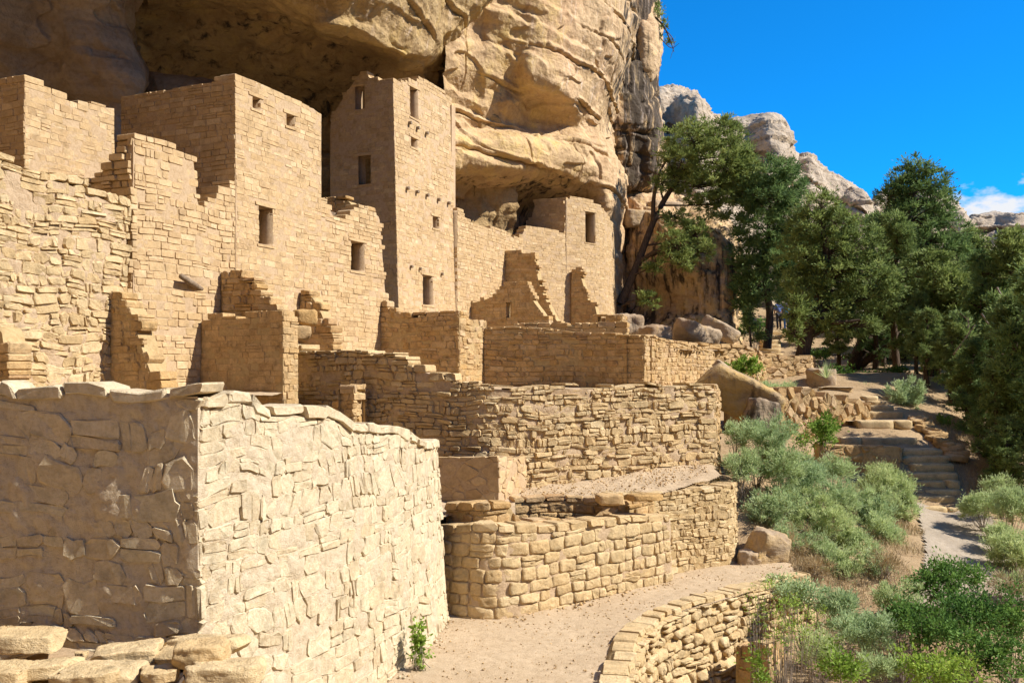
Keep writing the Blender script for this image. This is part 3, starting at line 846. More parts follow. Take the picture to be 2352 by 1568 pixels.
wall('cross_wall', 'broken cross wall stub at the left edge of the picture', 'wall', [dict(pts=[c0_, c1_], top=[(-14, 730), (4, 742), (12, 800), (24, 890)])], base=2.9, th=.42, st=COURSE, seed=33, mat='gold', mort='mgold')
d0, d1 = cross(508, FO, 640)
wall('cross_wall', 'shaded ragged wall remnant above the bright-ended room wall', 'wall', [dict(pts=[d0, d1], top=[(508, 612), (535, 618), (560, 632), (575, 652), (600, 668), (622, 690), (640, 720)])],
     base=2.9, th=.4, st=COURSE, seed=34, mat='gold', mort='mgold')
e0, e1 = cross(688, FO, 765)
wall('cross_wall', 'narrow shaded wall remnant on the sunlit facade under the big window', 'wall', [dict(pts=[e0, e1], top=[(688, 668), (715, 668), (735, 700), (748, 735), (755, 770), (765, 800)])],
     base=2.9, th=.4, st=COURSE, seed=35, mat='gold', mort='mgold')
block('wall_block', at(700, 730, 20.6), (.5, .5, .35), .4, 'gold', seed=53, tint=.6, label='squared broken block beside the bright wall end', cat='stone')
block('wall_block', at(690, 765, 20.4), (.45, .45, .3), .2, 'gold', seed=54, tint=.4, label='rounded rubble block below the squared block beside the wall end', cat='stone')
# rubble facade, left
wall('rubble_facade', 'rough sunlit rubble facade at the left edge with a sloping broken top', 'wall',
     [dict(pts=[fa(-90, FO), fa(292, FO)], top=[(-90, 345), (0, 358), (40, 378), (90, 392), (150, 408), (200, 425), (260, 455), (292, 470)])],
     base=2.9, th=.6, st=dict(COBB, h=(.1, .23), w=(.16, .55)), seed=41, amp=.04, res=.04, mat='rubble', mort='mrubble', zs=3.6)
# stepped house
s0 = fa(306, FO - .03); sb = (s0[0] - N2[0] * 1.6, s0[1] - N2[1] * 1.6)
stepped = wall('stepped_house', 'sunlit wall with a stepped broken left end in front of the big square house', 'house',
     [dict(pts=[sb, s0], top=[(150, 470), (190, 425), (215, 412), (235, 380), (262, 350), (290, 322), (306, 308)], st=dict(h=(.1, .18), w=(.2, .5), proud=(.01, .12), miss=.02)),
      dict(pts=[s0, fa(548, FO - .03)], top=[(306, 308), (330, 312), (360, 322), (400, 338), (446, 362), (449, 430), (456, 465), (470, 470), (480, 452), (505, 440), (515, 425), (535, 415), (548, 410)])],
     base=2.9, th=.5, st=dict(BRICK, h=(.11, .19), warp=.04, proud=(.004, .024), miss=.08, joint=.016), seed=42, amp=.02, res=.05, mat='pink', mort='mpink', zs=[5.5, 3.4])
# upper left house
h0 = fa(57, 0.0); hb = (h0[0] - N2[0] * 3.2, h0[1] - N2[1] * 3.2)
wall('square_house', 'square house at the upper left edge with one dark and one sunlit side', 'house',
     [dict(pts=[hb, h0], top=[(-200, 190), (0, 184), (57, 177)], st=dict(proud=(.002, .026), joint=.014, miss=.03)), dict(pts=[h0, fa(256, 0)], top=[(57, 177), (90, 190), (120, 205), (150, 218), (180, 235), (205, 262), (218, 275), (235, 285), (256, 290)])],
     base=5.5, th=.45, st=BRICK, seed=43, mat='pink', mort='mpink', res=.06, amp=.01)
g0 = fa(180, -1.4)
wall('low_back_wall', 'shaded grey wall piece behind the upper left house', 'wall', [dict(pts=[g0, al(g0, 262)], top=[(180, 232), (262, 240)])], base=6.5, th=.4, st=BRICK, seed=44, mat='pink', mort='mpink')
# big square house
q0 = fa(541, FO); qb = (q0[0] - N2[0] * 3.5, q0[1] - N2[1] * 3.5); q1 = fa(738, FO)
big = wall('big_square_house', 'big square stone house with a shaded side and two small windows near its top', 'house',
     [dict(pts=[qb, q0], top=[(290, 219), (400, 204), (490, 190), (503, 186), (505, 172), (541, 167)], batter=(0, 0), st=dict(proud=(.002, .026), joint=.014, miss=.03)),
      dict(pts=[q0, q1], top=[(541, 167), (600, 192), (680, 229), (705, 243), (720, 248), (724, 252), (738, 262)])],
     base=2.9, th=.5, st=BRICK, ops=[(1, 580, 225, 598, 251), (1, 658, 264, 677, 291), (1, 594, 476, 626, 562)], seed=45, mat='pink', mort='mpink', res=.055, amp=.008, ragged=False, zs=[6.3, 3.2])
# right wing
wing = wall('house_wing', 'lower wing right of the big square house with a stepped top and one square window', 'house',
     [dict(pts=[fa(736, FO - .02), fa(893, FO - .02)], top=[(736, 448), (752, 462), (770, 498), (785, 505), (800, 500), (806, 474), (835, 468), (850, 482), (866, 486), (873, 494), (877, 560), (882, 640), (888, 690), (893, 740)])],
     base=2.9, th=.45, st=dict(BRICK, proud=(.003, .02)), ops=[(0, 806, 555, 836, 622)], seed=46, mat='pink', mort='mpink', res=.055, amp=.008, zs=3.6)
i0 = fa(738, -.6)
wall('inner_wall', 'dark broken inner wall behind the stepped top of the wing', 'wall', [dict(pts=[i0, (i0[0] + N2[0] * 1.65, i0[1] + N2[1] * 1.65)], top=[(735, 450), (760, 448), (800, 452), (815, 470), (832, 478)])], base=5.0, th=.4, st=COURSE, seed=47, mat='gold', mort='mgold', zs=6.5)

# tower
t0 = fa(918, 0); tb = (t0[0] - N2[0] * 2.75, t0[1] - N2[1] * 2.75); t1 = fa(1052, 0)
tower = wall('square_tower', 'tall four-storey square tower reaching up under the rock overhang', 'tower',
     [dict(pts=[tb, t0], top=[(740, 330), (770, 250), (800, 205), (830, 165), (845, 157), (868, 178), (905, 177), (918, 178)], st=dict(miss=.3, proud=(.0, .016), joint=.012), batter=(.0, .0), amp=.014),
      dict(pts=[t0, t1], top=[(900, 178), (920, 183), (950, 179), (985, 176), (1005, 188), (1022, 200), (1052, 220)], batter=(.028, .028))],
     base=4.6, th=.45, st=dict(BRICK, h=(.11, .18), joint=.014), ops=[(0, 822, 197, 845, 250), (0, 828, 357, 858, 423), (1, 956, 200, 974, 270), (1, 956, 316, 970, 338), (1, 1002, 497, 1016, 524), (1, 975, 633, 998, 700)],
     seed=48, mat='pink', mort='plaster', res=.055, amp=.01, zs=[5.2, 5.6])
TR = root_runs[tower.name][1]
def beams(root, run, spots, d=.07, L=.2, h0=-.25):
    for (px, py) in spots:
        s = run.s_of_px(px); z = zpy(py, run.y_of_s(s))
        ring = []
        ks = np.arange(8) * math.pi / 4
        for hh, rr in ((h0, d), (L * .96, d), (L, d * .8)):
            ring.append(run.pos(s + rr * np.cos(ks), z + rr * np.sin(ks), np.full(8, hh)))
        V = np.concatenate(ring); Fq = []
        for k in range(2):
            for i in range(8): Fq.append((k * 8 + i, k * 8 + (i + 1) % 8, k * 8 + 8 + (i + 1) % 8, k * 8 + 8 + i))
        Fq.append(tuple(range(16, 24)))
        obj('beam_end', V, Fq, M['timber'], parent=root)
beams(tower, TR, [(943, 432), (965, 440), (988, 448), (1014, 458), (1037, 466), (952, 281), (970, 293), (990, 305)], .06, .12)
# unseen slabs added as tower floors to keep the storeys dark
ft = fa(925, -.5); 
for zf in (8.2, 10.4, 12.6):
    p = [fa(925, -.46), (fa(925, -.46)[0] - N2[0] * 2.0, fa(925, -.46)[1] - N2[1] * 2.0)]
    q = [fa(1040, -.46), (fa(1040, -.46)[0] - N2[0] * 2.0, fa(1040, -.46)[1] - N2[1] * 2.0)]
    V = np.array([[*p[0], zf], [*q[0], zf], [*q[1], zf], [*p[1], zf]]); V = np.concatenate([V, V + [0, 0, .15]])
    obj('floor', V, [(0, 1, 2, 3), (4, 5, 6, 7), (0, 1, 5, 4), (1, 2, 6, 5), (2, 3, 7, 6), (3, 0, 4, 7)], M['timber'], parent=tower)
bw = [np.array(fa(905, -2.6)), np.array(fa(1045, -2.6))]
V = np.array([[*bw[0], 4.6], [*bw[1], 4.6], [*bw[1], 14.2], [*bw[0], 14.2]]); V = np.concatenate([V, V + np.array([*(-.3 * N2), 0])])
obj('back_wall', V, [(0, 1, 2, 3), (4, 5, 6, 7), (0, 1, 5, 4), (1, 2, 6, 5), (2, 3, 7, 6), (3, 0, 4, 7)], M['plaster'], parent=tower)
sw = np.array(fa(1046, -.2))
V = np.array([[*sw, 4.6], [*(sw - 2.6 * N2), 4.6], [*(sw - 2.6 * N2), 14.2], [*sw, 14.0]]); V = np.concatenate([V, V - np.array([*(.3 * A2), 0])])
obj('side_wall', V, [(0, 1, 2, 3), (4, 5, 6, 7), (0, 1, 5, 4), (1, 2, 6, 5), (2, 3, 7, 6), (3, 0, 4, 7)], M['plaster'], parent=tower)

def room(root, run, s0, s1, depth, z_floor, z_roof, gap=.55):
    """the room behind a facade: back wall, two side walls and an unseen slab added overhead to darken it"""
    a, b = run.pos(s0, 0, -gap)[:2], run.pos(s1, 0, -gap)[:2]; c, d = run.pos(s1, 0, -depth)[:2], run.pos(s0, 0, -depth)[:2]
    def slab(nm, p, q, z0, z1, t, mat):
        u = (np.array(q) - p); u = u / np.linalg.norm(u); n = np.array([u[1], -u[0]]) * t
        V = np.array([[*p, z0], [*q, z0], [*q, z1], [*p, z1]]); V = np.concatenate([V, V + np.array([*n, 0])])
        obj(nm, V, [(0, 1, 2, 3), (4, 5, 6, 7), (0, 1, 5, 4), (1, 2, 6, 5), (2, 3, 7, 6), (3, 0, 4, 7)], M[mat], parent=root)
    slab('back_wall', d, c, z_floor, z_roof, .3, 'mpink'); slab('side_wall', a, d, z_floor, z_roof - .02, .25, 'mpink'); slab('side_wall', c, b, z_floor, z_roof - .02, .25, 'mpink')
    V = np.array([[*a, z_roof], [*b, z_roof], [*c, z_roof], [*d, z_roof]]); V = np.concatenate([V, V + [0, 0, .18]])
    obj('added_shade_slab', V, [(0, 1, 2, 3), (4, 5, 6, 7), (0, 1, 5, 4), (1, 2, 6, 5), (2, 3, 7, 6), (3, 0, 4, 7)], M['timber'], parent=root)  # unseen slab added over the room so its windows look dark
BR = root_runs[big.name][1]; room(big, BR, .62, BR.L - .1, 3.2, 4.0, 9.6)
WR = root_runs[wing.name][0]; room(wing, WR, .3, WR.L - .5, 2.2, 4.5, zpy(510, 26.5))
rw = wall('broken_house_wall', 'sunlit house wall right of the tower with a broken sloping top', 'wall',
     [dict(pts=[fa(1050, .012), fa(1200, .012)], top=[(1040, 474), (1058, 480), (1070, 496), (1085, 512), (1110, 518), (1140, 524), (1165, 532), (1185, 545), (1200, 550)])],
     base=4.8, th=.45, st=dict(BRICK, proud=(.003, .018)), ops=[(0, 1128, 851, 1136, 860)], seed=49, mat='pink', mort='mpink', res=.07, amp=.008, zs=5.6)
beams(tower, TR, [(948, 612), (968, 617), (1018, 629)], .05, .1)
gp = [P2(1194, 40.2), P2(1240, 41.0), P2(1300, 42.1), P2(1350, 43.0), P2(1395, 44.3), P2(1412, 45.6), P2(1418, 47.0)]
G = wall('round_tower', 'rounded tower with a tall narrow window at the right end of the ruins', 'tower',
     [dict(pts=gp, top=[(1194, 550), (1205, 526), (1216, 520), (1240, 520), (1270, 527), (1290, 533), (1300, 536), (1303, 452), (1330, 450), (1350, 456), (1375, 466), (1395, 480), (1404, 498), (1418, 520)])],
     base=5.0, th=.5, st=BRICK, ops=[(0, 1348, 487, 1371, 558)], seed=50, mat='pink', mort='mpink', res=.07, amp=.008, zs=5.7, batter=(.01, .02))
GR = root_runs[G.name][0]; room(G, GR, GR.s_of_px(1310), GR.s_of_px(1392), 2.2, 6, zpy(475, 43))
gs = GR.s_of_px(1302); gpt = GR.pos(gs, 6, -.02)[:2]
ip0 = (gpt[0] - N2[0] * 2.2, gpt[1] - N2[1] * 2.2)
wall('inner_wall', 'shaded side wall standing inside the rounded tower', 'wall', [dict(pts=[ip0, tuple(gpt)], top=[(1200, 520), (1220, 500), (1230, 462), (1245, 457), (1302, 454)])], base=6.0, th=.4, st=BRICK, seed=61, mat='pink', mort='mpink', zs=9.5)
x0, x1 = cross(1160, 0.02, 1290)
wall('stepped_cross_wall', 'tall stepped cross wall leaning out from the sunlit wall left of the rounded tower', 'wall', [dict(pts=[x0, x1], top=[(1160, 580), (1175, 575), (1222, 580), (1230, 605), (1238, 645), (1248, 672), (1258, 692), (1270, 718), (1282, 735), (1290, 748)])], base=5.0, th=.42, st=dict(BRICK, proud=(.004, .02)), seed=62, mat='gold', mort='mgold', zs=5.6)
y0, y1 = cross(1082, 0.02, 1262)
wall('stepped_cross_wall', 'lower stepped cross wall with a small doorway in front of the taller one', 'wall', [dict(pts=[y0, y1], top=[(1082, 690), (1110, 684), (1140, 672), (1148, 662), (1165, 648), (1204, 645), (1212, 660), (1228, 690), (1245, 712), (1262, 742)])], base=5.0, th=.4, st=dict(BRICK, proud=(.004, .02)), ops=[(0, 1162, 694, 1176, 729)], seed=63, mat='gold', mort='mgold', zs=5.4)
z0_, z1_ = P2(1312, 42.2), None
z1_ = fn(z0_, 1392)
wall('stepped_cross_wall', 'narrow stepped wall remnant against the rounded tower under its window', 'wall', [dict(pts=[z0_, z1_], top=[(1312, 640), (1318, 618), (1330, 614), (1337, 640), (1346, 668), (1351, 692), (1366, 694), (1372, 722), (1392, 728)])], base=5.0, th=.4, st=dict(BRICK, proud=(.004, .02)), seed=64, mat='gold', mort='mgold', zs=5.6)
v0 = P2(1362, 41.0); v1 = fn(v0, 1428)
wall('low_wall', 'knee-high wall piece with a gap at the foot of the rounded tower', 'wall', [dict(pts=[v0, v1], top=[(1362, 722), (1428, 722)]), dict(pts=[v1, al(v1, 1440)], top=[(1428, 722), (1440, 726)])], base=5.0, th=.4, st=COURSE, ops=[(0, 1374, 726, 1391, 760)], ragged=False, seed=65, mat='gold', mort='mgold')
# box room
k0 = fa(872, FO - .05); k1 = fn(k0, 1055); k2 = al(k1, 1118)
wall('box_room', 'small box room with a golden shaded side and a bright sunlit end below the tower', 'house', [dict(pts=[k0, k1], top=[(872, 697), (900, 699), (908, 708), (915, 716), (945, 722), (955, 730), (966, 712), (1000, 722), (1030, 716), (1055, 712)]), dict(pts=[k1, k2], top=[(1055, 712), (1070, 718), (1090, 730), (1118, 742)])], base=3.2, th=.4, st=dict(COURSE, h=(.12, .2), w=(.22, .5), proud=(.004, .03)), seed=66, mat='gold', mort='mgold', res=.05)
# third terrace wall
m0, m1, m2 = P2(1112, 27.4), P2(1340, 26.7), P2(1480, 25.7)
wall('terrace_wall', 'coursed terrace wall in half shade under the rounded tower with a sunlit right side', 'wall', [dict(pts=[m0, P2(1230, 27.1), m1, m2], top=[(1112, 750), (1180, 748), (1260, 752), (1340, 760), (1478, 766)]), dict(pts=[m2, P2(1560, 29.0), P2(1640, 33.2)], top=[(1480, 766), (1540, 780), (1600, 795), (1640, 806)], st=dict(w=(.2, .5)))],
     base=3.0, th=.5, st=dict(COURSE, h=(.11, .19), w=(.22, .55)), seed=67, mat='gold', mort='mgold', res=.06, ragged=False, cap=(.1, .2, .5))
n0_, n1_ = P2(1240, 30.5), P2(1470, 28.4)
wall('low_wall', 'row of loose blocks along the back of the coursed terrace wall', 'wall', [dict(pts=[P2(1180, 31.5), P2(1300, 31), P2(1440, 30.5)], top=[(1180, 738), (1300, 735), (1440, 742)])], base=4.2, th=.5, st=dict(COURSE, w=(.3, .6), h=(.16, .26)), seed=68, mat='gold', mort='mgold')
# retaining walls along the trail
wall('retaining_wall', 'upper retaining wall of trimmed blocks below the boulders and trees', 'wall', [dict(pts=[P2(1540, 32.9), P2(1640, 34.2), P2(1725, 35.4), P2(1768, 36.4), P2(1862, 37.2)], top=[(1540, 782), (1640, 788), (1715, 793), (1745, 806), (1766, 816), (1772, 812), (1862, 816)]), dict(pts=[P2(1862, 37.2), P2(1872, 39)], top=[(1862, 816), (1872, 818)])],
     base=2.4, th=.5, st=dict(RUB, rad=(.09, .24)), cap=(.17, .4, .9), ragged=False, seed=69, mat='gold', mort='mgold', res=.08)
wall('retaining_wall', 'rough sloping retaining wall of upright stones below the trail landing', 'wall', [dict(pts=[P2(1690, 28.4), P2(1780, 29.3), P2(1890, 30.3), P2(1998, 31.3)], top=[(1690, 900), (1760, 892), (1850, 898), (1920, 908), (1998, 925)])],
     base=1.0, th=.5, st=dict(RUB, rad=(.08, .17), aniso=.85, proud=(.01, .1), tilt=.16), seed=70, mat='gold', mort='mgold', res=.08)
wall('retaining_wall', 'low retaining wall of big blocks beside the dark stairs', 'wall', [dict(pts=[P2(1890, 27.3), P2(1960, 27.5), P2(2064, 27.9)], top=[(1890, 1018), (1960, 1022), (2064, 1024)]), dict(pts=[P2(2064, 27.9), P2(2082, 29)], top=[(2064, 1026), (2082, 1030)])],
     base=-.3, th=.5, st=dict(RUB, rad=(.12, .26), aniso=1.4), seed=71, mat='gold', mort='mgold', res=.08, ragged=False)
pw = off2([P2(1372, 11.6), P2(1386, 12.7), P2(1402, 13.8), P2(1432, 15.2), P2(1510, 16.4), P2(1640, 17.7), P2(1740, 18.7), P2(1830, 19.5)], -.62)
wall('path_wall', 'curving dry-stone edge wall holding up the sandy path, lower right of centre', 'wall', [dict(pts=pw, top=.1)],
     base=-2.6, th=.36, st=dict(COURSE, hi=True, h=(.12, .26), w=(.16, .42), proud=(.03, .13), joint=.03, cham=(.14, .4), jit=.16, tilt=.13, miss=.03, warp=.06, split=.25), cap=(.13, .2, .46), ragged=False, seed=72, amp=.03, res=.06, mat='rubble', mort='mgold', batter=(.12, .12))
bq = P2(1690, 16.6)
wall('path_buttress', 'square shaded buttress block at the foot of the path wall', 'buttress', [dict(pts=[bq, P2(1765, 16.2)], top=[(1690, 1482), (1765, 1475)]), dict(pts=[P2(1765, 16.2), P2(1800, 17.2)], top=[(1765, 1475), (1800, 1470)])], base=-2.8, th=.3, st=dict(KST, w=(.3, .6)), ragged=False, seed=73, mat='gold', mort='mgold')
# ------------------------------------------------------------------ ground, terraces, path
CP = [  # surveyed ground points (x, y, z)
    (-40, -60, 2.0), (0, -60, 1.0), (40, -60, -6), (-30, -10, 3.0), (0, -6, 2.4), (-2, 0, 2.4), (2, 0, 2.2), (8, -5, 0), (20, -5, -5), (-8, 4, 2.6), (-12, 10, 2.6), (-30, 15, 4),
    (0, 5, .6), (-3, 6, .2), (0, 9, -.25), (-2.5, 10, -.3), (0, 13, -.3), (-1, 17, -.3), (1.5, 18, -.3), (3.2, 19.8, -.25), (4.6, 20.9, -.15), (5.4, 20.6, -.12), (4, 19, -.25), (6, 20.4, -.12),
    (1.8, 9, -1.8), (2.3, 12.5, -2.7), (2.6, 14, -2.6), (3.6, 15.5, -2.4), (5.0, 16.6, -2.1), (6.6, 18.4, -1.2), (7.8, 20.2, -.5), (6, 13, -2.6), (8, 15.5, -2.2), (10, 14, -3.2), (7, 9, -4), (14, 12, -5),
    (6.6, 21.8, .2), (5.2, 22.0, .75), (5.6, 23.6, 1.3), (6.6, 25.2, 1.5), (7.2, 27.6, 1.9), (8.5, 29, 2.0), (9.6, 30, 2.0), (8.0, 23.5, .5), (8.6, 26, 1.0), (9.6, 27.2, 1.0),
    (8.4, 19.2, -.7), (9.2, 19.8, -.55), (9.8, 21.5, -.3), (10.6, 23.5, -.05), (11.6, 25.5, .12), (12.2, 26.6, .2), (11.2, 19, -1.0), (12.6, 22, -.5), (13.4, 25, .1),
    (13.4, 28.8, 1.5), (14.2, 28.5, 1.2), (14.6, 30.5, 2.1), (12.3, 32, 2.7), (12.4, 33, 3.05), (11.9, 34.5, 3.5), (11.2, 36, 3.5), (11.2, 33.9, 3.5), (10.6, 34.6, 3.4), (12.6, 34.2, 3.4), (10.3, 29.4, 1.95), (12.6, 29.4, 1.95), (10.8, 30.6, 2.45), (12.8, 30.8, 2.45), (12.2, 31.4, 2.5), (11.2, 28.3, 1.6), (12.4, 28.6, 1.65), (13.2, 33.5, 3.0), (11.4, 36.5, 4.0), (12.6, 38.5, 4.0), (10.6, 39.5, 4.1),
    (16, 27, -.2), (18, 24, -2), (20, 30, 0), (17, 33, 2.2), (17, 38, 4.0), (24, 36, 1), (25, 45, 4), (30, 30, -4), (40, 40, -4), (45, 20, -10),
    (8, 38, 5.0), (10.5, 41.5, 4.4), (12, 44, 4.2), (13.3, 48, 4.2), (14, 51, 5.2), (15, 54.5, 6.2), (16.5, 60, 6.4), (18, 52, 5.6), (10, 50, 6), (8, 44, 5.2), (4, 48, 5.6), (0, 45, 5.5), (25, 60, 7), (15, 65, 9), (35, 75, 6), (60, 90, 4), (60, 60, 0), (20, 90, 11),
    (-10, 22, 2.5), (-10, 30, 3.0), (-4, 26, 2.4), (2, 23.5, 1.2), (-2, 33, 4.2), (4, 30, 3.2), (6, 33, 3.4), (7.6, 34.2, 3.3), (9, 35.6, 3.5), (-20, 40, 5), (-60, 60, 6), (0, 80, 6), (-80, 0, 4), (150, 50, -8), (150, 200, 4), (-100, 200, 6), (0, 250, 6), (100, -150, -8), (-120, -150, 2)]
CPA = np.array(CP, dtype=float)
_d = np.linalg.norm(CPA[:, None, :2] - CPA[None, :, :2], axis=2)
_n = len(CPA)
_Am = np.zeros((_n + 3, _n + 3)); _Am[:_n, :_n] = -_d + np.eye(_n) * .05; _Am[:_n, _n] = 1; _Am[:_n, _n + 1:] = CPA[:, :2]; _Am[_n, :_n] = 1; _Am[_n + 1:, :_n] = CPA[:, :2].T
_w = np.linalg.solve(_Am, np.r_[CPA[:, 2], 0, 0, 0])
def gz(x, y):
    x, y = np.broadcast_arrays(np.asarray(x, float), np.asarray(y, float))
    q = np.stack([x.ravel(), y.ravel()], -1)
    z = np.empty(len(q))
    for i in range(0, len(q), 20000):
        b = q[i:i + 20000]
        d = np.linalg.norm(b[:, None] - CPA[None, :, :2], axis=2)
        z[i:i + 20000] = -d @ _w[:_n] + _w[_n] + b @ _w[_n + 1:]
    return z.reshape(x.shape)

u = np.linspace(-1, 1, 300); gx = 8 + 30 * u + 420 * u ** 5; v = np.linspace(-1, 1, 320); gy = 24 + 34 * v + 480 * v ** 5
X, Y_ = np.meshgrid(gx, gy, indexing='ij'); Zg = gz(X, Y_)

def gfull(x, y):
    x, y = np.broadcast_arrays(np.asarray(x, float), np.asarray(y, float))
    return gz(x, y) + .10 * fbm(np.stack([x * .9, y * .9, 0 * x], -1), 4, 3) + .05 * fbm(np.stack([x * 3.3, y * 3.3, 0 * x], -1), 3, 4)
Zg = gfull(X, Y_)
ni, nj = X.shape; idx = np.arange(ni * nj).reshape(ni, nj)
Q = np.stack([idx[:-1, :-1], idx[1:, :-1], idx[1:, 1:], idx[:-1, 1:]], -1).reshape(-1, 4)
obj('ground', np.stack([X, Y_, Zg], -1).reshape(-1, 3), Q, M['dirt'], loc=(0, 0, 0), smooth=True, kind='structure')

def inside(poly, x, y):
    r = np.zeros(x.shape, bool); n = len(poly)
    for i in range(n):
        x0, y0 = poly[i]; x1, y1 = poly[(i + 1) % n]
        c = ((y0 > y) != (y1 > y))
        r ^= c & (x < (x1 - x0) * (y - y0) / ((y1 - y0) if y1 != y0 else 1e-9) + x0)
    return r

def sheet(name, poly, zf, res, mat, amp=.02, seed=0, freq=2.0, **tags):
    P = np.array(poly); lo, hi = P.min(0), P.max(0)
    gx = np.arange(lo[0], hi[0] + res, res); gy = np.arange(lo[1], hi[1] + res, res)
    X, Y = np.meshgrid(gx, gy, indexing='ij')
    Z = zf(X, Y) + amp * fbm(np.stack([X * freq, Y * freq, 0 * X], -1), 4, seed)
    idx = np.arange(X.size).reshape(X.shape)
    ok = inside(poly, (X[:-1, :-1] + X[1:, 1:]) / 2, (Y[:-1, :-1] + Y[1:, 1:]) / 2)
    I, J = np.nonzero(ok)
    Q = np.c_[idx[I, J], idx[I + 1, J], idx[I + 1, J + 1], idx[I, J + 1]]
    V = np.stack([X, Y, Z], -1).reshape(-1, 3)
    us = np.unique(Q); mp = np.full(len(V), -1); mp[us] = np.arange(len(us))
    return obj(name, V[us], mp[Q], M[mat], smooth=True, **tags)

path_poly = [(-3.4, 4), (-3.1, 9.8), (-1.7, 13), (-1.2, 16.6), (0, 16.9), (1, 17.6), (2.3, 18.7), (3.3, 19.6), (5.0, 21.4), (5.9, 21.2), (6.05, 20.4), (5.75, 19.1), (3.98, 17.35), (2.6, 16.05), (1.95, 15.0), (1.65, 13.7), (1.45, 12.6), (1.25, 11.4), (1.0, 4)]
sheet('path', path_poly, lambda x, y: 0 * x + .0, .05, 'sand', .03, 5, 1.6, kind='structure')
f1 = [(-12, 12.5), (-3.3, 10.6), (-1.5, 15.8), (-1.0, 17.0), (-.3, 16.75), (.05, 16.8), (.05, 18.75), (2.05, 18.75), (2.1, 18.6), (3.0, 19.3), (4.6, 20.8), (4.75, 23.2), (-12, 24)]
sheet('terrace_floor', f1, lambda x, y: 1.62 + .12 * np.clip(y - 18.8, 0, 3) , .06, 'sand', .05, 6, 2.5, kind='structure')
f2 = [(-14, 12.5), (-9, 13.4), (-4.7, 18.7), (-5.0, 21.9), (-2.6, 20.5), (-1.1, 19.95), (0, 20.0), (1.5, 20.85), (3.2, 21.95), (4.75, 22.9), (5.4, 25), (7.6, 33.6), (6.5, 34), (-4.5, 29), (-14, 22)]
sheet('terrace_floor', f2, lambda x, y: 0 * x + 3.72, .12, 'sand', .05, 7, 2.0, kind='structure')
f3 = [(-4.2, 27.6), (-1.5, 26.3), (-.75, 27.75), (0, 27.5), (2, 27.1), (3.5, 26.2), (5.6, 29.5), (7.0, 33.3), (8.9, 36), (11.0, 37.8), (10, 40), (8, 42), (6.5, 48), (3, 48), (-4, 31)]
sheet('terrace_floor', f3, lambda x, y: 4.95 + .045 * np.clip(y - 30, 0, 30) - .05 * np.clip(x - 3, 0, 8), .15, 'sand', .06, 8, 2.0, kind='structure')
# gravel trail on the right
gp_ = [(7.7, 19.0), (9.0, 18.6), (10.9, 20), (11.9, 22.6), (12.9, 25.2), (13.2, 26.6), (11.4, 26.6), (10.9, 25.2), (10.0, 22.8), (9.0, 20.6)]
sheet('trail', gp_, lambda x, y: gfull(x, y) + .05, .1, 'gravel', .01, 9, 2.0, kind='structure')

# pebbles and grit on the path
def grit(name, poly, zf, n, smin, smax, mat, seed, **tags):
    r = np.random.default_rng(seed); P = np.array(poly); lo, hi = P.min(0), P.max(0)
    q = r.uniform(lo, hi, (n * 2, 2)); q = q[inside(poly, q[:, 0], q[:, 1])][:n]
    z = zf(q[:, 0], q[:, 1])
    base = np.array([[1, 0, 0], [-.5, .87, 0], [-.5, -.87, 0], [.1, .1, .8], [0, 0, -.6]])
    fc = np.array([[0, 1, 3], [1, 2, 3], [2, 0, 3], [1, 0, 4], [2, 1, 4], [0, 2, 4]])
    s = r.uniform(smin, smax, len(q)) * r.uniform(.5, 1, len(q)) ** 2; an = r.uniform(0, 6.3, len(q))
    c, sn = np.cos(an), np.sin(an)
    B = base[None] * s[:, None, None] * r.uniform(.6, 1.4, (len(q), 5, 1))
    V = np.stack([B[..., 0] * c[:, None] - B[..., 1] * sn[:, None], B[..., 0] * sn[:, None] + B[..., 1] * c[:, None], B[..., 2]], -1) + np.stack([q[:, 0], q[:, 1], z], -1)[:, None]
    FF = (fc[None] + (np.arange(len(q)) * 5)[:, None, None]).reshape(-1, 3)
    obj(name, V.reshape(-1, 3), FF, M[mat], attrs={'tint': np.repeat(r.uniform(0, 1, len(q)), 5)}, kind='stuff', **tags)
grit('gravel', path_poly, lambda x, y: 0 * x + .005, 6000, .007, .032, 'gold', 81, label='scattered small gravel on the sandy path', cat='gravel')
grit('gravel', [(.2, 18.9), (2.0, 18.9), (2.3, 18.9), (4.4, 21.0), (4.5, 22.0), (1.0, 20.2), (.1, 19.6)], lambda x, y: 1.66 + .12 * np.clip(y - 18.8, 0, 3), 800, .012, .045, 'gold', 82, label='loose rubble scree at the foot of the curved terrace wall', cat='gravel')

grit('rubble', [(-.9, 15.7), (0, 15.6), (1, 16.45), (2.4, 17.6), (3.3, 18.45), (3.25, 18.8), (2.2, 17.95), (.9, 16.8), (-.1, 16.05), (-.9, 16.1)], lambda x, y: 0 * x + .01, 420, .012, .06, 'gold', 83, label='crumbled stone chips along the foot of the kiva wall', cat='rubble')
grit('rubble', [(-1.75, 12.0), (-1.2, 13.6), (-.85, 15.6), (-1.05, 15.9), (-1.5, 14), (-2.1, 12)], lambda x, y: 0 * x + .01, 260, .012, .05, 'cream', 84, label='crumbled stone chips along the foot of the sunlit foreground wall', cat='rubble')
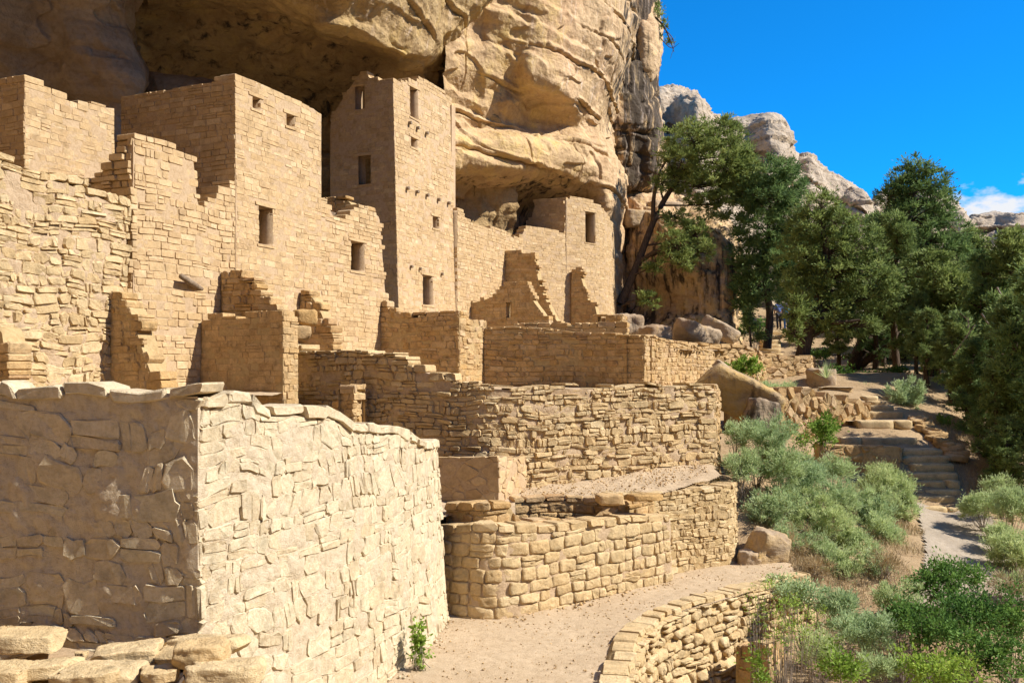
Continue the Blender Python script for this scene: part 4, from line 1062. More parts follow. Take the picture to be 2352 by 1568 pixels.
# ------------------------------------------------------------------ cliff
def rock_net(name, net, nu, nv, mat, big=.35, mid=.12, fine=.035, strata=.0, seed=0, sfreq=1.2, kind='structure', crack=0.0, flake=0.0, beds=0.0, **tags):
    """rock surface through a net of surveyed points (px, py, distance, yellow, varnish, wash), roughened along its normals"""
    rows = []
    for row in net:
        rows.append([np.r_[(np.array(p[1:4], float) if p[0] == 'w' else at(*p[:3])), (list(p[4:] if p[0] == 'w' else p[3:]) + [0, 0, 0])[:3]] for p in row])
    A = np.array(rows)                                                     # (R, C, 6)
    R_, C_, _ = A.shape
    B = np.stack([catmull(A[i], nu) for i in range(R_)])                   # R, nu, 6
    G = np.stack([catmull(B[:, j], nv) for j in range(nu)], 1)             # nv, nu, 6
    P = G[..., :3]; at_ = np.clip(G[..., 3:], 0, 1.2)
    du = np.gradient(P, axis=1); dv = np.gradient(P, axis=0)
    n = np.cross(dv, du); n /= np.linalg.norm(n, axis=-1, keepdims=True) + 1e-9
    s = np.sign(-(n * (P - np.array([0, 0, EYE]))).sum(-1).mean()); n *= s
    d = big * fbm(P * .45, 3, seed) + mid * fbm(P * 1.5, 4, seed + 11) + fine * fbm(P * 6.5, 3, seed + 23)
    if strata:
        w = P[..., 2] * sfreq + .6 * fbm(P * .5, 3, seed + 31)
        f = w - np.floor(w)
        d = d + strata * (np.minimum(f / .82, (1 - f) / .18) - .5) * (.6 + .8 * vnoise(P * .6, seed + 37))
    if crack:
        rd = ridged(P * np.array([.35, .35, .5]) + seed, 2, seed + 41)
        d = d - crack * np.clip((rd - .72) / .28, 0, 1)
    if flake:                                             # conchoidal spalls: stepped sheets broken off the face
        t = 2.6 * fbm(P * np.array([.2, .2, .5]), 3, seed + 51, .4) + .04 * vnoise(P * 3, seed + 53); f = t - np.floor(t)
        g = np.clip(f / .08, 0, 1); d = d + flake * (np.floor(t) + g * g * (3 - 2 * g))
    if beds:                                              # bedding partings and joints: thin sharp grooves
        w = P[..., 2] * .62 + .22 * fbm(P * .2, 3, seed + 61) + .03 * vnoise(P * 3, seed + 62); e = np.abs(w - np.round(w))
        on = np.clip(vnoise(P * np.array([.25, .25, .6]), seed + 63) * 2.5 + .6, 0, 1)
        d = d - beds * on * np.clip(1 - e / .035, 0, 1) + beds * .8 * on * np.clip(1 - np.abs(w - np.round(w) - .09) / .08, 0, 1)
        w2 = (P[..., 0] * .41 + P[..., 1] * .91) * .3 + .5 * fbm(P * .22, 3, seed + 64); e2 = np.abs(w2 - np.round(w2))
        d = d - beds * .9 * np.clip(vnoise(P * .3, seed + 65) * 3, 0, 1) * np.clip(1 - e2 / .018, 0, 1)
    P = P + n * d[..., None]
    idx = np.arange(nu * nv).reshape(nv, nu)
    Q = np.stack([idx[:-1, :-1], idx[:-1, 1:], idx[1:, 1:], idx[1:, :-1]], -1).reshape(-1, 4)
    f = at_.reshape(-1, 3)
    return obj(name, P.reshape(-1, 3), Q, M[mat], smooth=True, attrs={'yel': f[:, 0], 'varn': f[:, 1], 'wash': f[:, 2]}, kind=kind, **tags)

def grid(pys, pxs, Ys, at3=(0, 0, 0)):
    """rows of points; pxs / Ys either one list for all rows or one list per row; at3 likewise a tuple or per-row list"""
    out = []
    for i, py in enumerate(pys):
        px = pxs[i] if isinstance(pxs[0], (list, tuple)) else pxs
        Y = Ys[i] if isinstance(Ys[0], (list, tuple)) else Ys
        a = at3[i] if isinstance(at3, list) else at3
        pyl = py if isinstance(py, (list, tuple)) else [py] * len(px)
        row = []
        for j in range(len(px)):
            aj = a[j] if isinstance(a, list) else a
            row.append((px[j], pyl[j], Y[j], *aj))
        out.append(row)
    return out

# unseen alcove roof and back wall around the camera, added to block sky light
sec = [(-15, 1.5), (-16.5, 5), (-17, 9), (-15, 13), (-11, 15.8), (-7.5, 17.6), (-5.2, 19.5), (-4.4, 22), (-4.6, 27), (-6, 36)]
rear = [[('w', x - min(9, .6 * max(0, 15 - y)), y, z, .3, .2, .2) for (x, z) in sec] for y in (24, 18, 10, 2, -8, -20, -34, -50)]
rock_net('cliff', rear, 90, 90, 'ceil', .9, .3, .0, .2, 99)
# alcove: left back rock
rock_net('cliff', grid([-900, -420, -60, 30, 100, 165, 215, 260, 480],
    [[-1500, -500, 40, 180, 300, 380, 420], [-1500, -500, 40, 170, 270, 320, 350], [-1500, -500, 40, 160, 255, 290, 312], [-1500, -500, 40, 160, 250, 282, 300], [-1500, -500, 40, 170, 258, 290, 312], [-1500, -500, 40, 180, 290, 330, 342], [-1500, -500, 40, 180, 290, 324, 336], [-1500, -500, 40, 180, 275, 300, 314], [-1500, -500, 40, 180, 275, 300, 310]],
    [[14, 18, 21, 22, 23, 24, 26], [16, 20, 23, 24, 25, 26, 28], [18, 22, 25, 25.6, 26.4, 27.4, 30.5], [18, 22, 25.6, 26.2, 27, 27.8, 31], [18, 22, 26, 26.4, 27.1, 27.8, 31], [18, 22.4, 26.4, 26.8, 27.2, 28.2, 31.5], [18, 22.6, 26.6, 27, 27.4, 28.3, 31.5], [18, 22.8, 26.8, 27.2, 27.6, 28.5, 31.5], [18, 23, 27, 27.4, 27.8, 28.6, 31.5]],
    [(0, .1, 0)] * 9), 280, 260, 'back', .5, .09, .03, .0, 101, crack=.2, flake=.12)
# ceiling behind the houses
rock_net('cliff', grid([-900, -420, -120, 0, 60, 120, 180, 250, 420, 760], [240, 340, 480, 650, 800, 930, 1060, 1180],
    [[22, 22, 22, 22.5, 23.5, 25, 29, 33], [24.5, 24.5, 24.6, 25, 26, 28, 33, 36], [28, 28, 28, 28.3, 29.2, 31, 35, 38], [30, 30.5, 30.5, 30.6, 31.8, 34.6, 37.4, 39], [31, 31.8, 32, 32, 33.2, 35.6, 38, 39.4], [32, 32.8, 33.4, 33.6, 34.8, 36.4, 38.4, 39.8], [32.5, 33.8, 34.8, 35.3, 36, 37, 38.6, 40.2], [33, 34.6, 36, 37, 37.4, 37.6, 38.4, 40.6], [33.5, 35.2, 36.8, 37.8, 38.6, 39, 39.6, 41.4], [33.5, 35.2, 37, 38, 38.8, 39.2, 40, 42]],
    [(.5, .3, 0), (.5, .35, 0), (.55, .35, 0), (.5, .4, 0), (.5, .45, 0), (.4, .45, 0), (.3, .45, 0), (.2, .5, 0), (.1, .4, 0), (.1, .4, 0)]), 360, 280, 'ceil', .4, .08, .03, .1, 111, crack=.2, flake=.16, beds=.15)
# low back rock seen over the roofline of the big house
rock_net('cliff', grid([[176, 166, 165, 172, 185, 210], [186, 172, 171, 178, 192, 220], 230, 330], [318, 335, 380, 440, 500, 560], [[33, 32, 31.6, 31.8, 32.4, 34], [31.6, 30.6, 30.2, 30.4, 31, 33], [31.4, 30.2, 29.9, 30, 30.6, 32.6], [31.4, 30.2, 29.9, 30, 30.6, 32.6]]), 90, 60, 'back', .25, .1, .03, 0, 121)
# hanging slab above the ceiling, its lip running down to the right
lip = [(420, -190, 27.6), (520, -75, 28.0), (640, 0, 28.4), (760, 60, 29.2), (850, 94, 30.4), (930, 130, 32.4), (998, 134, 34.6), (1042, 88, 35.8), (1088, 42, 36.6), (1150, -20, 37.4), (1220, -90, 38)]
def lipped(rows):
    out = []
    for (dy, dY, a) in rows:
        out.append([(p[0] + (dy * .12 if k < 6 else dy * .02), p[1] + dy, p[2] + dY * (1 if k < 7 else .75), *a) for k, p in enumerate(lip)])
    return out
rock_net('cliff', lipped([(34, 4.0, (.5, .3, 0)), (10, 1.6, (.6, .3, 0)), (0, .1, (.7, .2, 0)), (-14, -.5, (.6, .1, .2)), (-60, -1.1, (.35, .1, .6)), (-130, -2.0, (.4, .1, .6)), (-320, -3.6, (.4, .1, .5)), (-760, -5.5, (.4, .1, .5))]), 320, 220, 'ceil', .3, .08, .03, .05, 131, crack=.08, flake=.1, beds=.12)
# sunlit nose of the overhang with its ledges
cb = [36.6, 38, 39.6, 41.2, 43.2, 45.4, 48.2, 53]
def dl(d): return [c + x for c, x in zip(cb, d)]
def px8(a): return a
pxA = [1020, 1090, 1180, 1260, 1340, 1405, 1446, 1462]
nose = grid([-900, -420, -120, 0, 70, 130, 172, 205, 232, 258, 285, 305, 322, 345, 385, 415, 470, 560, 800],
    [pxA, pxA, pxA, pxA, [1020, 1090, 1180, 1250, 1335, 1400, 1444, 1460], [1020, 1090, 1180, 1230, 1325, 1392, 1436, 1454], [1020, 1090, 1180, 1222, 1315, 1380, 1425, 1446], [1020, 1090, 1180, 1235, 1315, 1372, 1415, 1440],
     [1020, 1090, 1180, 1245, 1320, 1368, 1405, 1432], [1020, 1090, 1180, 1250, 1320, 1366, 1398, 1425], [1020, 1090, 1180, 1250, 1320, 1366, 1396, 1420], [1020, 1090, 1180, 1250, 1320, 1368, 1398, 1422], [1020, 1090, 1180, 1250, 1320, 1372, 1402, 1424], [1020, 1090, 1180, 1250, 1325, 1380, 1408, 1426], [1020, 1090, 1180, 1250, 1330, 1390, 1418, 1430], [1020, 1090, 1180, 1250, 1335, 1395, 1421, 1432], [1020, 1090, 1180, 1250, 1335, 1395, 1422, 1432], [1020, 1090, 1180, 1250, 1335, 1395, 1420, 1430], [1020, 1090, 1180, 1250, 1335, 1395, 1418, 1428]],
    [dl([-3, -4, -4.5, -5, -5.5, -6, -6, -5]), dl([-2, -2.6, -3, -3.4, -3.8, -4, -4, -3]), dl([-1, -1.2, -1.6, -2, -2.2, -2.2, -2, -1]), dl([-.6, -.6, -1, -1.6, -1.8, -1.6, -1.4, -1]), dl([-.3, -.1, -.6, -1.6, -1.7, -1.4, -1.2, -1]), dl([0, -.1, -.3, -1.8, -1.7, -1.3, -1, -1]), dl([.2, .0, .2, -2.0, -1.8, -1.2, -.9, -1]), dl([.4, .4, .5, -1.0, -1.9, -1.1, -.7, -1]),
     dl([.6, .7, .9, .2, -1.6, -.8, -.4, -1]), dl([.7, 1.0, 1.3, 1.0, -.2, -.4, -.2, -1]), dl([.8, 1.2, 1.6, 1.5, .7, 0, 0, -1]), dl([.7, 1.0, 1.3, 1.2, .6, 0, 0, -1]), dl([0, -.2, -.2, -.1, -.1, -.1, -.1, -1]), dl([-.2, -.5, -.6, -.6, -.4, -.2, -.1, -1]), dl([0, -.3, -.4, -.4, -.2, -.1, -.1, -1]), dl([1.0, 1.0, 1.0, 1.2, 1.0, .2, 0, -1]), dl([2.2, 3.4, 3.8, 4.0, 3.4, .5, .1, -1]), dl([3.0, 4.4, 5.2, 5.8, 5.0, 1.2, .2, -1]), dl([3.4, 5, 6, 7, 6, 2.0, .3, -1])],
    [(.4, .1, .5)] * 3 + [[(.3, .1, .3), (.5, .1, .2), (.8, .1, .2), (.7, .1, .6), (.2, .1, 1), (.2, .25, 1), (.2, .6, 1), (.2, .8, .8)]] * 2 + [[(.3, .1, .1), (.7, .1, .1), (.9, .1, .2), (.8, .15, .5), (.2, .1, .9), (.2, .3, 1), (.2, .6, .9), (.2, .8, .8)]] * 3 + [[(.3, .1, 0), (.5, .1, 0), (.5, .1, 0), (.6, .1, .3), (.2, .1, .6), (.2, .2, .9), (.2, .5, .8), (.2, .7, .8)]] * 4 + [[(.5, .15, 0), (.8, .15, 0), (.9, .15, 0), (.8, .15, 0), (.5, .1, .2), (.2, .1, .3), (.1, .1, .2), (.1, .4, .2)]] * 3 + [[(.2, .45, 0), (.4, .5, 0), (.5, .55, 0), (.5, .55, 0), (.3, .45, 0), (.1, .15, .2), (.1, .1, .1), (.1, .3, 0)]] * 4)
rock_net('cliff', nose, 420, 460, 'cliff', .2, .05, .025, .2, 141, sfreq=.7, crack=.1, flake=.12, beds=.14)
# dark water-streaked pillar
pv = [1372, 1398, 1436, 1468, 1498, 1512]
rock_net('cliff', grid([-700, -200, 0, 120, 220, 300, 370, 420, 452, 480], [pv, pv, pv, pv, pv, [1380, 1404, 1438, 1470, 1504, 1516], [1390, 1410, 1440, 1472, 1508, 1519], [1400, 1414, 1440, 1472, 1504, 1516], [1408, 1416, 1440, 1470, 1496, 1506], [1408, 1416, 1440, 1470, 1490, 1500]],
    [[46, 45.5, 45.5, 46, 47, 51], [49, 48.5, 48.5, 49, 50, 54]] + [[51, 50, 50, 50.6, 51.8, 56]] * 4 + [[51.4, 50.4, 50.4, 51, 52, 56], [51.8, 51, 51, 51.6, 52.6, 56], [53, 52.6, 52.6, 53, 54, 57], [55, 55, 55, 55, 56, 58]],
    [[(.3, .6, .9), (.3, .65, .9), (.3, .8, .8), (.3, .9, .6), (.3, .85, .5), (.3, .7, .3)]] * 6 + [[(.6, .7, .4), (.6, .75, .4), (.6, .85, .4), (.5, .9, .4), (.6, .8, .4), (.6, .6, .2)]] * 4), 160, 280, 'cliff', .4, .1, .03, 0, 151, crack=.25, flake=.1)
# slim block at the skyline right of the pillar
rock_net('cliff', grid([-500, -100, 20, 60, 120, 165, 192, 205], [[1440, 1452, 1480, 1508, 1520], [1440, 1452, 1480, 1500, 1510], [1442, 1454, 1480, 1502, 1512], [1444, 1456, 1482, 1512, 1520], [1446, 1458, 1484, 1514, 1521], [1448, 1460, 1484, 1508, 1516], [1455, 1468, 1486, 1500, 1506], [1460, 1470, 1486, 1496, 1500]],
    [[52, 50, 49.4, 50.6, 55], [54, 52, 51.4, 52.6, 57], [54, 52, 51.4, 52.6, 57], [54, 51.6, 51, 52.2, 57], [54, 51.6, 51, 52.2, 57], [54, 51.8, 51.2, 52.4, 57], [54, 52.6, 52.2, 53, 57], [57, 56, 56, 56, 58]], (.25, .3, .2)), 60, 140, 'cliff', .2, .12, .04, .06, 161)
rock_net('cliff', grid([170, 260, 340, 420, 500], [[1462, 1478, 1498, 1510], [1470, 1486, 1506, 1516], [1480, 1496, 1512, 1524], [1490, 1504, 1520, 1532], [1490, 1506, 1526, 1540]], [[58, 56, 56.5, 60]] * 5, (.4, .45, .5)), 50, 110, 'cliff', .3, .14, .04, .05, 165)
# streaked rock below the leaning juniper
rock_net('cliff', grid([[395, 415, 438, 452, 458, 476, 520, 560], [440, 450, 478, 498, 503, 508, 540, 600], 560, 630, 690, 735, 770, 850], [[1400, 1440, 1500, 1560, 1620, 1655, 1675, 1688], [1400, 1440, 1500, 1560, 1620, 1662, 1682, 1692], [1400, 1440, 1500, 1560, 1620, 1668, 1688, 1697], [1400, 1440, 1500, 1560, 1620, 1672, 1691, 1699], [1400, 1440, 1500, 1560, 1620, 1672, 1692, 1700], [1400, 1440, 1500, 1560, 1620, 1672, 1692, 1700], [1400, 1440, 1500, 1560, 1620, 1672, 1692, 1700], [1400, 1440, 1500, 1560, 1620, 1672, 1692, 1700]],
    [[55.5, 54.5, 53.5, 53.5, 53.5, 53.5, 53.5, 55.5], [53.5, 52.0, 50.7, 49.7, 49.5, 49.9, 51.0, 53.5], [53.0, 51.5, 49.7, 48.4, 48.0, 48.3, 49.5, 53.5], [53.0, 51.5, 49.5, 48.1, 47.5, 47.8, 49.1, 53.5], [53.0, 51.5, 49.7, 48.9, 47.7, 47.7, 49.1, 53.5], [53.0, 51.1, 49.1, 48.5, 47.3, 47.3, 48.9, 53.5], [52.5, 50.7, 48.5, 47.3, 46.7, 46.9, 48.5, 53.5], [52.0, 50.5, 48.0, 46.7, 46.1, 46.5, 48.5, 53.5]],
    [(.2, .5, .2), (.3, .5, .4), (.35, .6, .6), (.4, .62, .8), (.7, .55, 1), (.7, .6, 1), (.7, .4, .6), (.6, .2, .2)]), 220, 220, 'cliff', .4, .2, .05, .06, 171, crack=.2)

# unseen opposite canyon wall, added right of and behind the camera to cut low sky
opp = [[('w', x, y, z, .2, .3, .3) for z in (-30, -12, 5, 20, 36, 48, 52, 54)] for (x, y) in ((150, 95), (105, 62), (88, 20), (80, -30), (55, -75), (10, -100), (-40, -105), (-90, -90))]
for row in opp:
    for i in range(8): q = row[i]; k = (0, .3, .45, .7, .74, .78, .85, 1.3)[i]; L = math.hypot(q[1], q[2]); row[i] = ('w', q[1] * (.72 + .3 * k), q[2] * (.72 + .3 * k), *q[3:])
rock_net('cliff', opp, 80, 60, 'rim', 2.5, 1.0, 0, .6, 231, .3)
# canyon rim in the distance
def rim(sil, Y, seed, nu=150, strata=.35, notch=60, steep=1.0):
    """one sandstone mass of the rim: skyline, rounded shoulder, undercut bed, sloping foot"""
    prof = [(14, 14, .1), (2, 6, .1), (0, 1.5, .1), (5, -.6, .15), (22, -1.5, .2), (notch, -2.4 * steep, .25), (notch + 9, -1.5 * steep, .3), (notch + 20, -2.8 * steep, .2), (notch + 90, -4.5, .25), (notch + 200, -8, .2), (notch + 420, -14, .2)]
    net = []
    for (dy, dY, vn) in prof:
        net.append([(p[0], p[1] + dy * (1 + .25 * math.sin(p[0] * .021 + seed)), Y + dY + (1.2 * math.sin(p[0] * .05 + seed * 2)), .12, vn, .1) for p in sil])
    return rock_net('rock_outcrop', net, nu, 150, 'rim', .4, .16, .07, strata * 1.4, seed, .38, crack=.12, beds=.35)
rim([(1470, 330), (1492, 290), (1506, 225), (1516, 207), (1545, 205), (1575, 213), (1604, 225), (1628, 254), (1642, 288), (1652, 330), (1660, 420)], 66, 201, notch=70)
rim([(1600, 420), (1640, 320), (1664, 292), (1682, 276), (1720, 270), (1758, 267), (1795, 279), (1812, 305), (1820, 345), (1832, 380), (1850, 460)], 78, 203, notch=66)
rim([(1790, 460), (1816, 372), (1828, 360), (1858, 358), (1880, 376), (1902, 398), (1932, 410), (1962, 428), (1986, 446), (2000, 476), (2015, 540)], 88, 207, notch=40)
rim([(1960, 560), (1995, 486), (2012, 456), (2040, 440), (2085, 436), (2130, 438), (2180, 456), (2212, 486), (2232, 530), (2250, 600)], 98, 210, notch=80)
rim([(2190, 560), (2226, 510), (2240, 496), (2285, 489), (2340, 490), (2400, 494), (2480, 500), (2600, 520)], 114, 211, notch=24)
rock_net('cliff', grid([[380, 400, 440, 480, 520, 510, 540, 540], [460, 460, 500, 540, 560, 560, 590, 590], 640, 730, 900], [1480, 1600, 1750, 1880, 2000, 2120, 2260, 2480], [[80, 84, 90, 94, 98, 104, 118, 124], [64, 66, 72, 76, 82, 88, 100, 104], [62, 63, 68, 72, 78, 84, 94, 98], [60, 61, 66, 70, 74, 80, 88, 92], [58, 60, 64, 68, 72, 76, 84, 88]], (.35, .3, .2)), 200, 90, 'rim', 1.0, .5, .12, .3, 221)

# fallen boulders
def boulder(name, c, size, rz, seed, lab, mat='boulder', tilt=(0, 0), yel=.3, varn=.1, rough=.2):
    return block(name, c, size, rz, mat, seed=seed, rough=rough, tilt=tilt, sub=6, label=lab, cat='boulder', yel=yel, varn=varn)
boulder('boulder', at(1692, 905, 25.2), (2.3, .75, 1.05), -.25, 301, 'big tilted yellow-faced boulder slab beside the long curved wall', tilt=(.1, .46), yel=1.0, varn=.45, rough=.14)
boulder('boulder', at(1748, 958, 24.6), (.9, .6, .9), .2, 302, 'dark blunt boulder end below the tilted slab', tilt=(0, .3), varn=.75)
lg = boulder('fallen_log', at(1693, 868, 25.9), (1.75, .32, .26), -.2, 303, 'weathered log-like stone lying along the tilted boulder', tilt=(0, .62), varn=.35); lg['category'] = 'log'
boulder('boulder', at(1762, 1268, 20.9), (1.0, .8, .95), .3, 304, 'yellow pointed boulder at the far end of the sandy path', yel=.8, varn=-.2, tilt=(.1, .35))
boulder('boulder', at(1718, 1288, 20.6), (.45, .5, .45), .1, 305, 'small stone between the yellow boulder and the retaining wall', yel=.3)
boulder('boulder', at(1600, 770, 41), (2.1, 1.5, .9), .3, 306, 'grey flat-topped boulder under the streaked cliff', tilt=(0, .28), varn=.0)
boulder('boulder', at(1652, 757, 43), (1.8, 1.2, .7), -.2, 307, 'narrow grey rock wedge right of the flat-topped boulder', tilt=(0, .5), varn=.05)
boulder('boulder', at(1440, 745, 42), (1.2, 1.0, .9), .3, 308, 'shaded rock at the foot of the rounded tower', varn=.5)
boulder('boulder', at(1505, 770, 40), (1.3, 1.2, .8), .5, 309, 'brown rock between the tower foot and the flat-topped boulder', varn=.3)
boulder('boulder', at(1888, 872, 36), (.9, .9, .8), .2, 310, 'rounded boulder at the end of the upper retaining wall', varn=.3)
boulder('boulder', at(1470, 505, 51.6), (2.2, 1.5, 1.0), .4, 311, 'ledge block under the dark streaked pillar', varn=.2, yel=.6)
boulder('boulder', at(1520, 476, 52.0), (2.0, 1.4, .5), .4, 312, 'flat ledge rock behind the leaning juniper', varn=.2)
boulder('boulder', at(2110, 705, 72), (4.5, 3, 3.6), .2, 314, 'pale rock face showing between the trees on the right', yel=.2, varn=-.2)

# ------------------------------------------------------------------ steps and landings of the trail
def stair(name, lab, steps, mat='rubble', cat='stairs', tint=(.1, .7), seed=400):
    """steps: (px_left, px_right, py_of_front_top_edge, distance, depth, rise)"""
    r = np.random.default_rng(seed)
    l0 = at((steps[0][0] + steps[0][1]) / 2, steps[0][2], steps[0][3])
    root = empty(name, l0, label=lab, cat=cat)
    for k, (a, b, py, Y, dep, rise) in enumerate(steps):
        p0, p1 = at(a, py, Y), at(b, py, Y); L = p1[0] - p0[0]; n = max(1, int(L / r.uniform(.6, 1.1))); cuts = np.sort(np.r_[0, r.uniform(.25, .75, n - 1) if n == 2 else (np.arange(1, n) + r.uniform(-.2, .2, max(0, n - 1))) / n, 1])
        for q in range(len(cuts) - 1):
            xa, xb = p0[0] + L * cuts[q] + .01, p0[0] + L * cuts[q + 1] - .01
            block('step_stone', ((xa + xb) / 2, Y + dep / 2, p0[2] - rise / 2 + r.uniform(-.015, .015)), (xb - xa, dep, rise), r.uniform(-.03, .03), mat, parent=root, seed=seed + k * 7 + q, rough=.1, tint=r.uniform(*tint), sub=1, irr=.03, facets=2, e=11.)
    return root
stair('stone_stairs', 'dark flight of stone stairs rising from the gravel trail on the right', [(2112, 2232, 1166, 26.4, .5, .3), (2100, 2216, 1140, 26.9, .5, .3), (2094, 2212, 1124, 27.15, .5, .3), (2090, 2208, 1104, 27.4, .5, .3), (2084, 2204, 1086, 27.65, .5, .3), (2080, 2196, 1066, 27.9, .5, .3), (2074, 2184, 1048, 28.15, .5, .3), (2068, 2170, 1031, 28.4, .7, .3)])
stair('stone_stairs', 'shallow sandy steps with stone edges above the dark stairs', [(1932, 2112, 1006, 29.15, .5, .3), (1960, 2098, 966, 30.35, .5, .3), (1990, 2078, 945, 31.6, .5, .3), (1996, 2056, 932, 32.1, .5, .3), (1996, 2040, 920, 32.6, .5, .3), (1985, 2020, 910, 33.2, .5, .3), (1888, 1960, 890, 34.0, .4, .2)], seed=450, tint=(.3, .9))
stair('stone_stairs', 'upper stone stairs climbing towards the two people under the trees', [(1754, 1806, 834, 48.0, .9, .35), (1753, 1804, 824, 48.7, .9, .35), (1752, 1802, 812, 49.4, .9, .35), (1751, 1796, 799, 50.2, 1.0, .4), (1751, 1795, 790, 51.0, 1.0, .35), (1750, 1796, 780, 51.8, 1.1, .4), (1750, 1800, 769, 52.8, 1.2, .4), (1749, 1806, 759, 53.8, 1.2, .35)], seed=480)
for k, (poly, zc) in enumerate([([P2(1925, 29.25), P2(2112, 29.3), P2(2100, 30.5), P2(1940, 30.5)], zpy(1006, 29.2)), ([P2(1940, 30.5), P2(2100, 30.5), P2(2084, 31.8), P2(1960, 31.8)], zpy(966, 30.4)), ([P2(1880, 27.9), P2(2120, 28.6), P2(2120, 29.3), P2(1900, 29.3)], 1.78), ([P2(1888, 33.9), P2(1965, 33.9), P2(1955, 36), P2(1880, 36)], zpy(889, 34.0)), ([P2(1735, 54.3), P2(1830, 54.3), P2(1850, 64), P2(1735, 64)], zpy(758, 53.8)), ([P2(1735, 37.5), P2(1868, 37.4), P2(1840, 49), P2(1745, 49)], zpy(843, 48))]):
    sheet('landing', poly, lambda x, y, zc=zc: 0 * x + zc - .01, .12, 'sand', .03, 90 + k, 3.0, kind='structure')
r_ = np.random.default_rng(77)
edging = empty('stone_edging', at(2145, 1000, 30), label='row of loose flat stones edging the right side of the sandy steps', cat='edging')
for k in range(22):
    t = k / 21
    px = 2096 + 100 * t + r_.uniform(-10, 12); py = 957 + 84 * t + r_.uniform(-6, 4); Y = 31.2 - 2.4 * t
    p = at(px, py, Y); p[2] = min(p[2], float(gfull(p[0], p[1])) + .12)
    block('stone', p, (r_.uniform(.35, .8), r_.uniform(.3, .5), r_.uniform(.12, .24)), r_.uniform(-.5, .5), 'gold', parent=edging, seed=500 + k, rough=.2, tint=r_.uniform(.1, .8), sub=1, e=9., tilt=(r_.uniform(-.2, .2), r_.uniform(-.2, .2)))
# timber pole sticking out of the rubble facade, iron rod on the bench
def tube(name, pts, rad, mat, parent=None, n=8, **tags):
    P = catmull(np.array(pts), max(2, len(pts) * 3)); rr = np.interp(np.linspace(0, 1, len(P)), np.linspace(0, 1, len(rad)), rad)
    V = []; up = np.array([0, 0, 1.0])
    for i in range(len(P)):
        t = P[min(i + 1, len(P) - 1)] - P[max(i - 1, 0)]; t /= np.linalg.norm(t) + 1e-9
        a = np.cross(t, up if abs(t[2]) < .9 else np.array([1.0, 0, 0])); a /= np.linalg.norm(a); b = np.cross(t, a)
        for k in range(n):
            an = 2 * math.pi * k / n; V.append(P[i] + rr[i] * (math.cos(an) * a + math.sin(an) * b))
    Fq = [(i * n + k, i * n + (k + 1) % n, (i + 1) * n + (k + 1) % n, (i + 1) * n + k) for i in range(len(P) - 1) for k in range(n)]
    Fq += [tuple(range(n))[::-1], tuple(range((len(P) - 1) * n, len(P) * n))]
    if name is None: return np.array(V), Fq
    return obj(name, np.array(V), Fq, M[mat], parent=parent, smooth=True, **tags)
pf = np.array([*fa(462, FO), 0.0])
tube('timber_pole', [at(462, 664, pf[1] + .1), at(440, 650, pf[1] - .35), at(416, 634, pf[1] - .75)], [.06, .07, .06], 'timber', label='short weathered wooden pole jutting out of the sunlit facade', cat='pole')
tube('iron_rod', [at(436, 1532, 8.35), at(428, 1545, 8.2), at(414, 1566, 8.05), at(400, 1590, 7.9)], [.012, .016, .016, .016], 'bark', n=6, label='thin dark twisted rod leaning on the stone bench', cat='rod')
# ------------------------------------------------------------------ vegetation
def tube_np(pts, r0, r1, n=6, seg=5):
    P = catmull(np.array(pts, float), max(3, (len(pts) - 1) * seg)); rr = np.linspace(r0, r1, len(P))
    t = np.gradient(P, axis=0); t /= np.linalg.norm(t, axis=1)[:, None] + 1e-9
    ref = np.where(np.abs(t[:, 2:3]) < .9, np.array([[0, 0, 1.0]]), np.array([[1.0, 0, 0]]))
    a = np.cross(t, ref); a /= np.linalg.norm(a, axis=1)[:, None] + 1e-9; b = np.cross(t, a)
    k = np.arange(n) * 2 * math.pi / n
    V = P[:, None] + rr[:, None, None] * (np.cos(k)[None, :, None] * a[:, None] + np.sin(k)[None, :, None] * b[:, None])
    i, j = np.meshgrid(np.arange(len(P) - 1), np.arange(n), indexing='ij'); jn = (j + 1) % n
    Q = np.stack([i * n + j, i * n + jn, (i + 1) * n + jn, (i + 1) * n + j], -1).reshape(-1, 4)
    return V.reshape(-1, 3), Q

class Bag:
    def __init__(s): s.V, s.Q, s.n = [], [], 0
    def add(s, v, q): s.V.append(v); s.Q.append(q + s.n); s.n += len(v)
    def out(s): return np.concatenate(s.V), np.concatenate(s.Q)

def sprigs(P, D, L, W, r, curl=0.0):
    """one narrow kite-shaped spray of leaves per point"""
    n = len(P)
    D = D / (np.linalg.norm(D, axis=1)[:, None] + 1e-9)
    S = np.cross(D, r.normal(size=(n, 3))); S /= np.linalg.norm(S, axis=1)[:, None] + 1e-9
    L = L[:, None]; W = W[:, None]
    V = np.stack([P - D * L * .5, P + S * W * .5 + D * L * .05, P + D * L * .5, P - S * W * .5 + D * L * .05], 1)
    Q = np.arange(n * 4).reshape(n, 4)
    return V.reshape(-1, 3), Q

def clumps(lobes, k, r, crad, fill=.55, stray=.16):
    """clump centres spread through ellipsoid lobes, more of them near the skin"""
    C, O, T = [], [], []
    for (c, rad) in lobes:
        n = max(3, int(k * rad[0] * rad[2] * 4))
        d = r.normal(size=(n, 3)); d /= np.linalg.norm(d, axis=1)[:, None]
        q = r.uniform(0, 1, n) ** (1 / 3 * fill); q = np.where(r.uniform(0, 1, n) < stray, r.uniform(1.0, 1.4, n), q)
        C.append(c + d * q[:, None] * rad); O.append(d); T.append(np.clip(r.normal(.45, .25, n) , 0, 1))
    return np.concatenate(C), np.concatenate(O), np.concatenate(T)

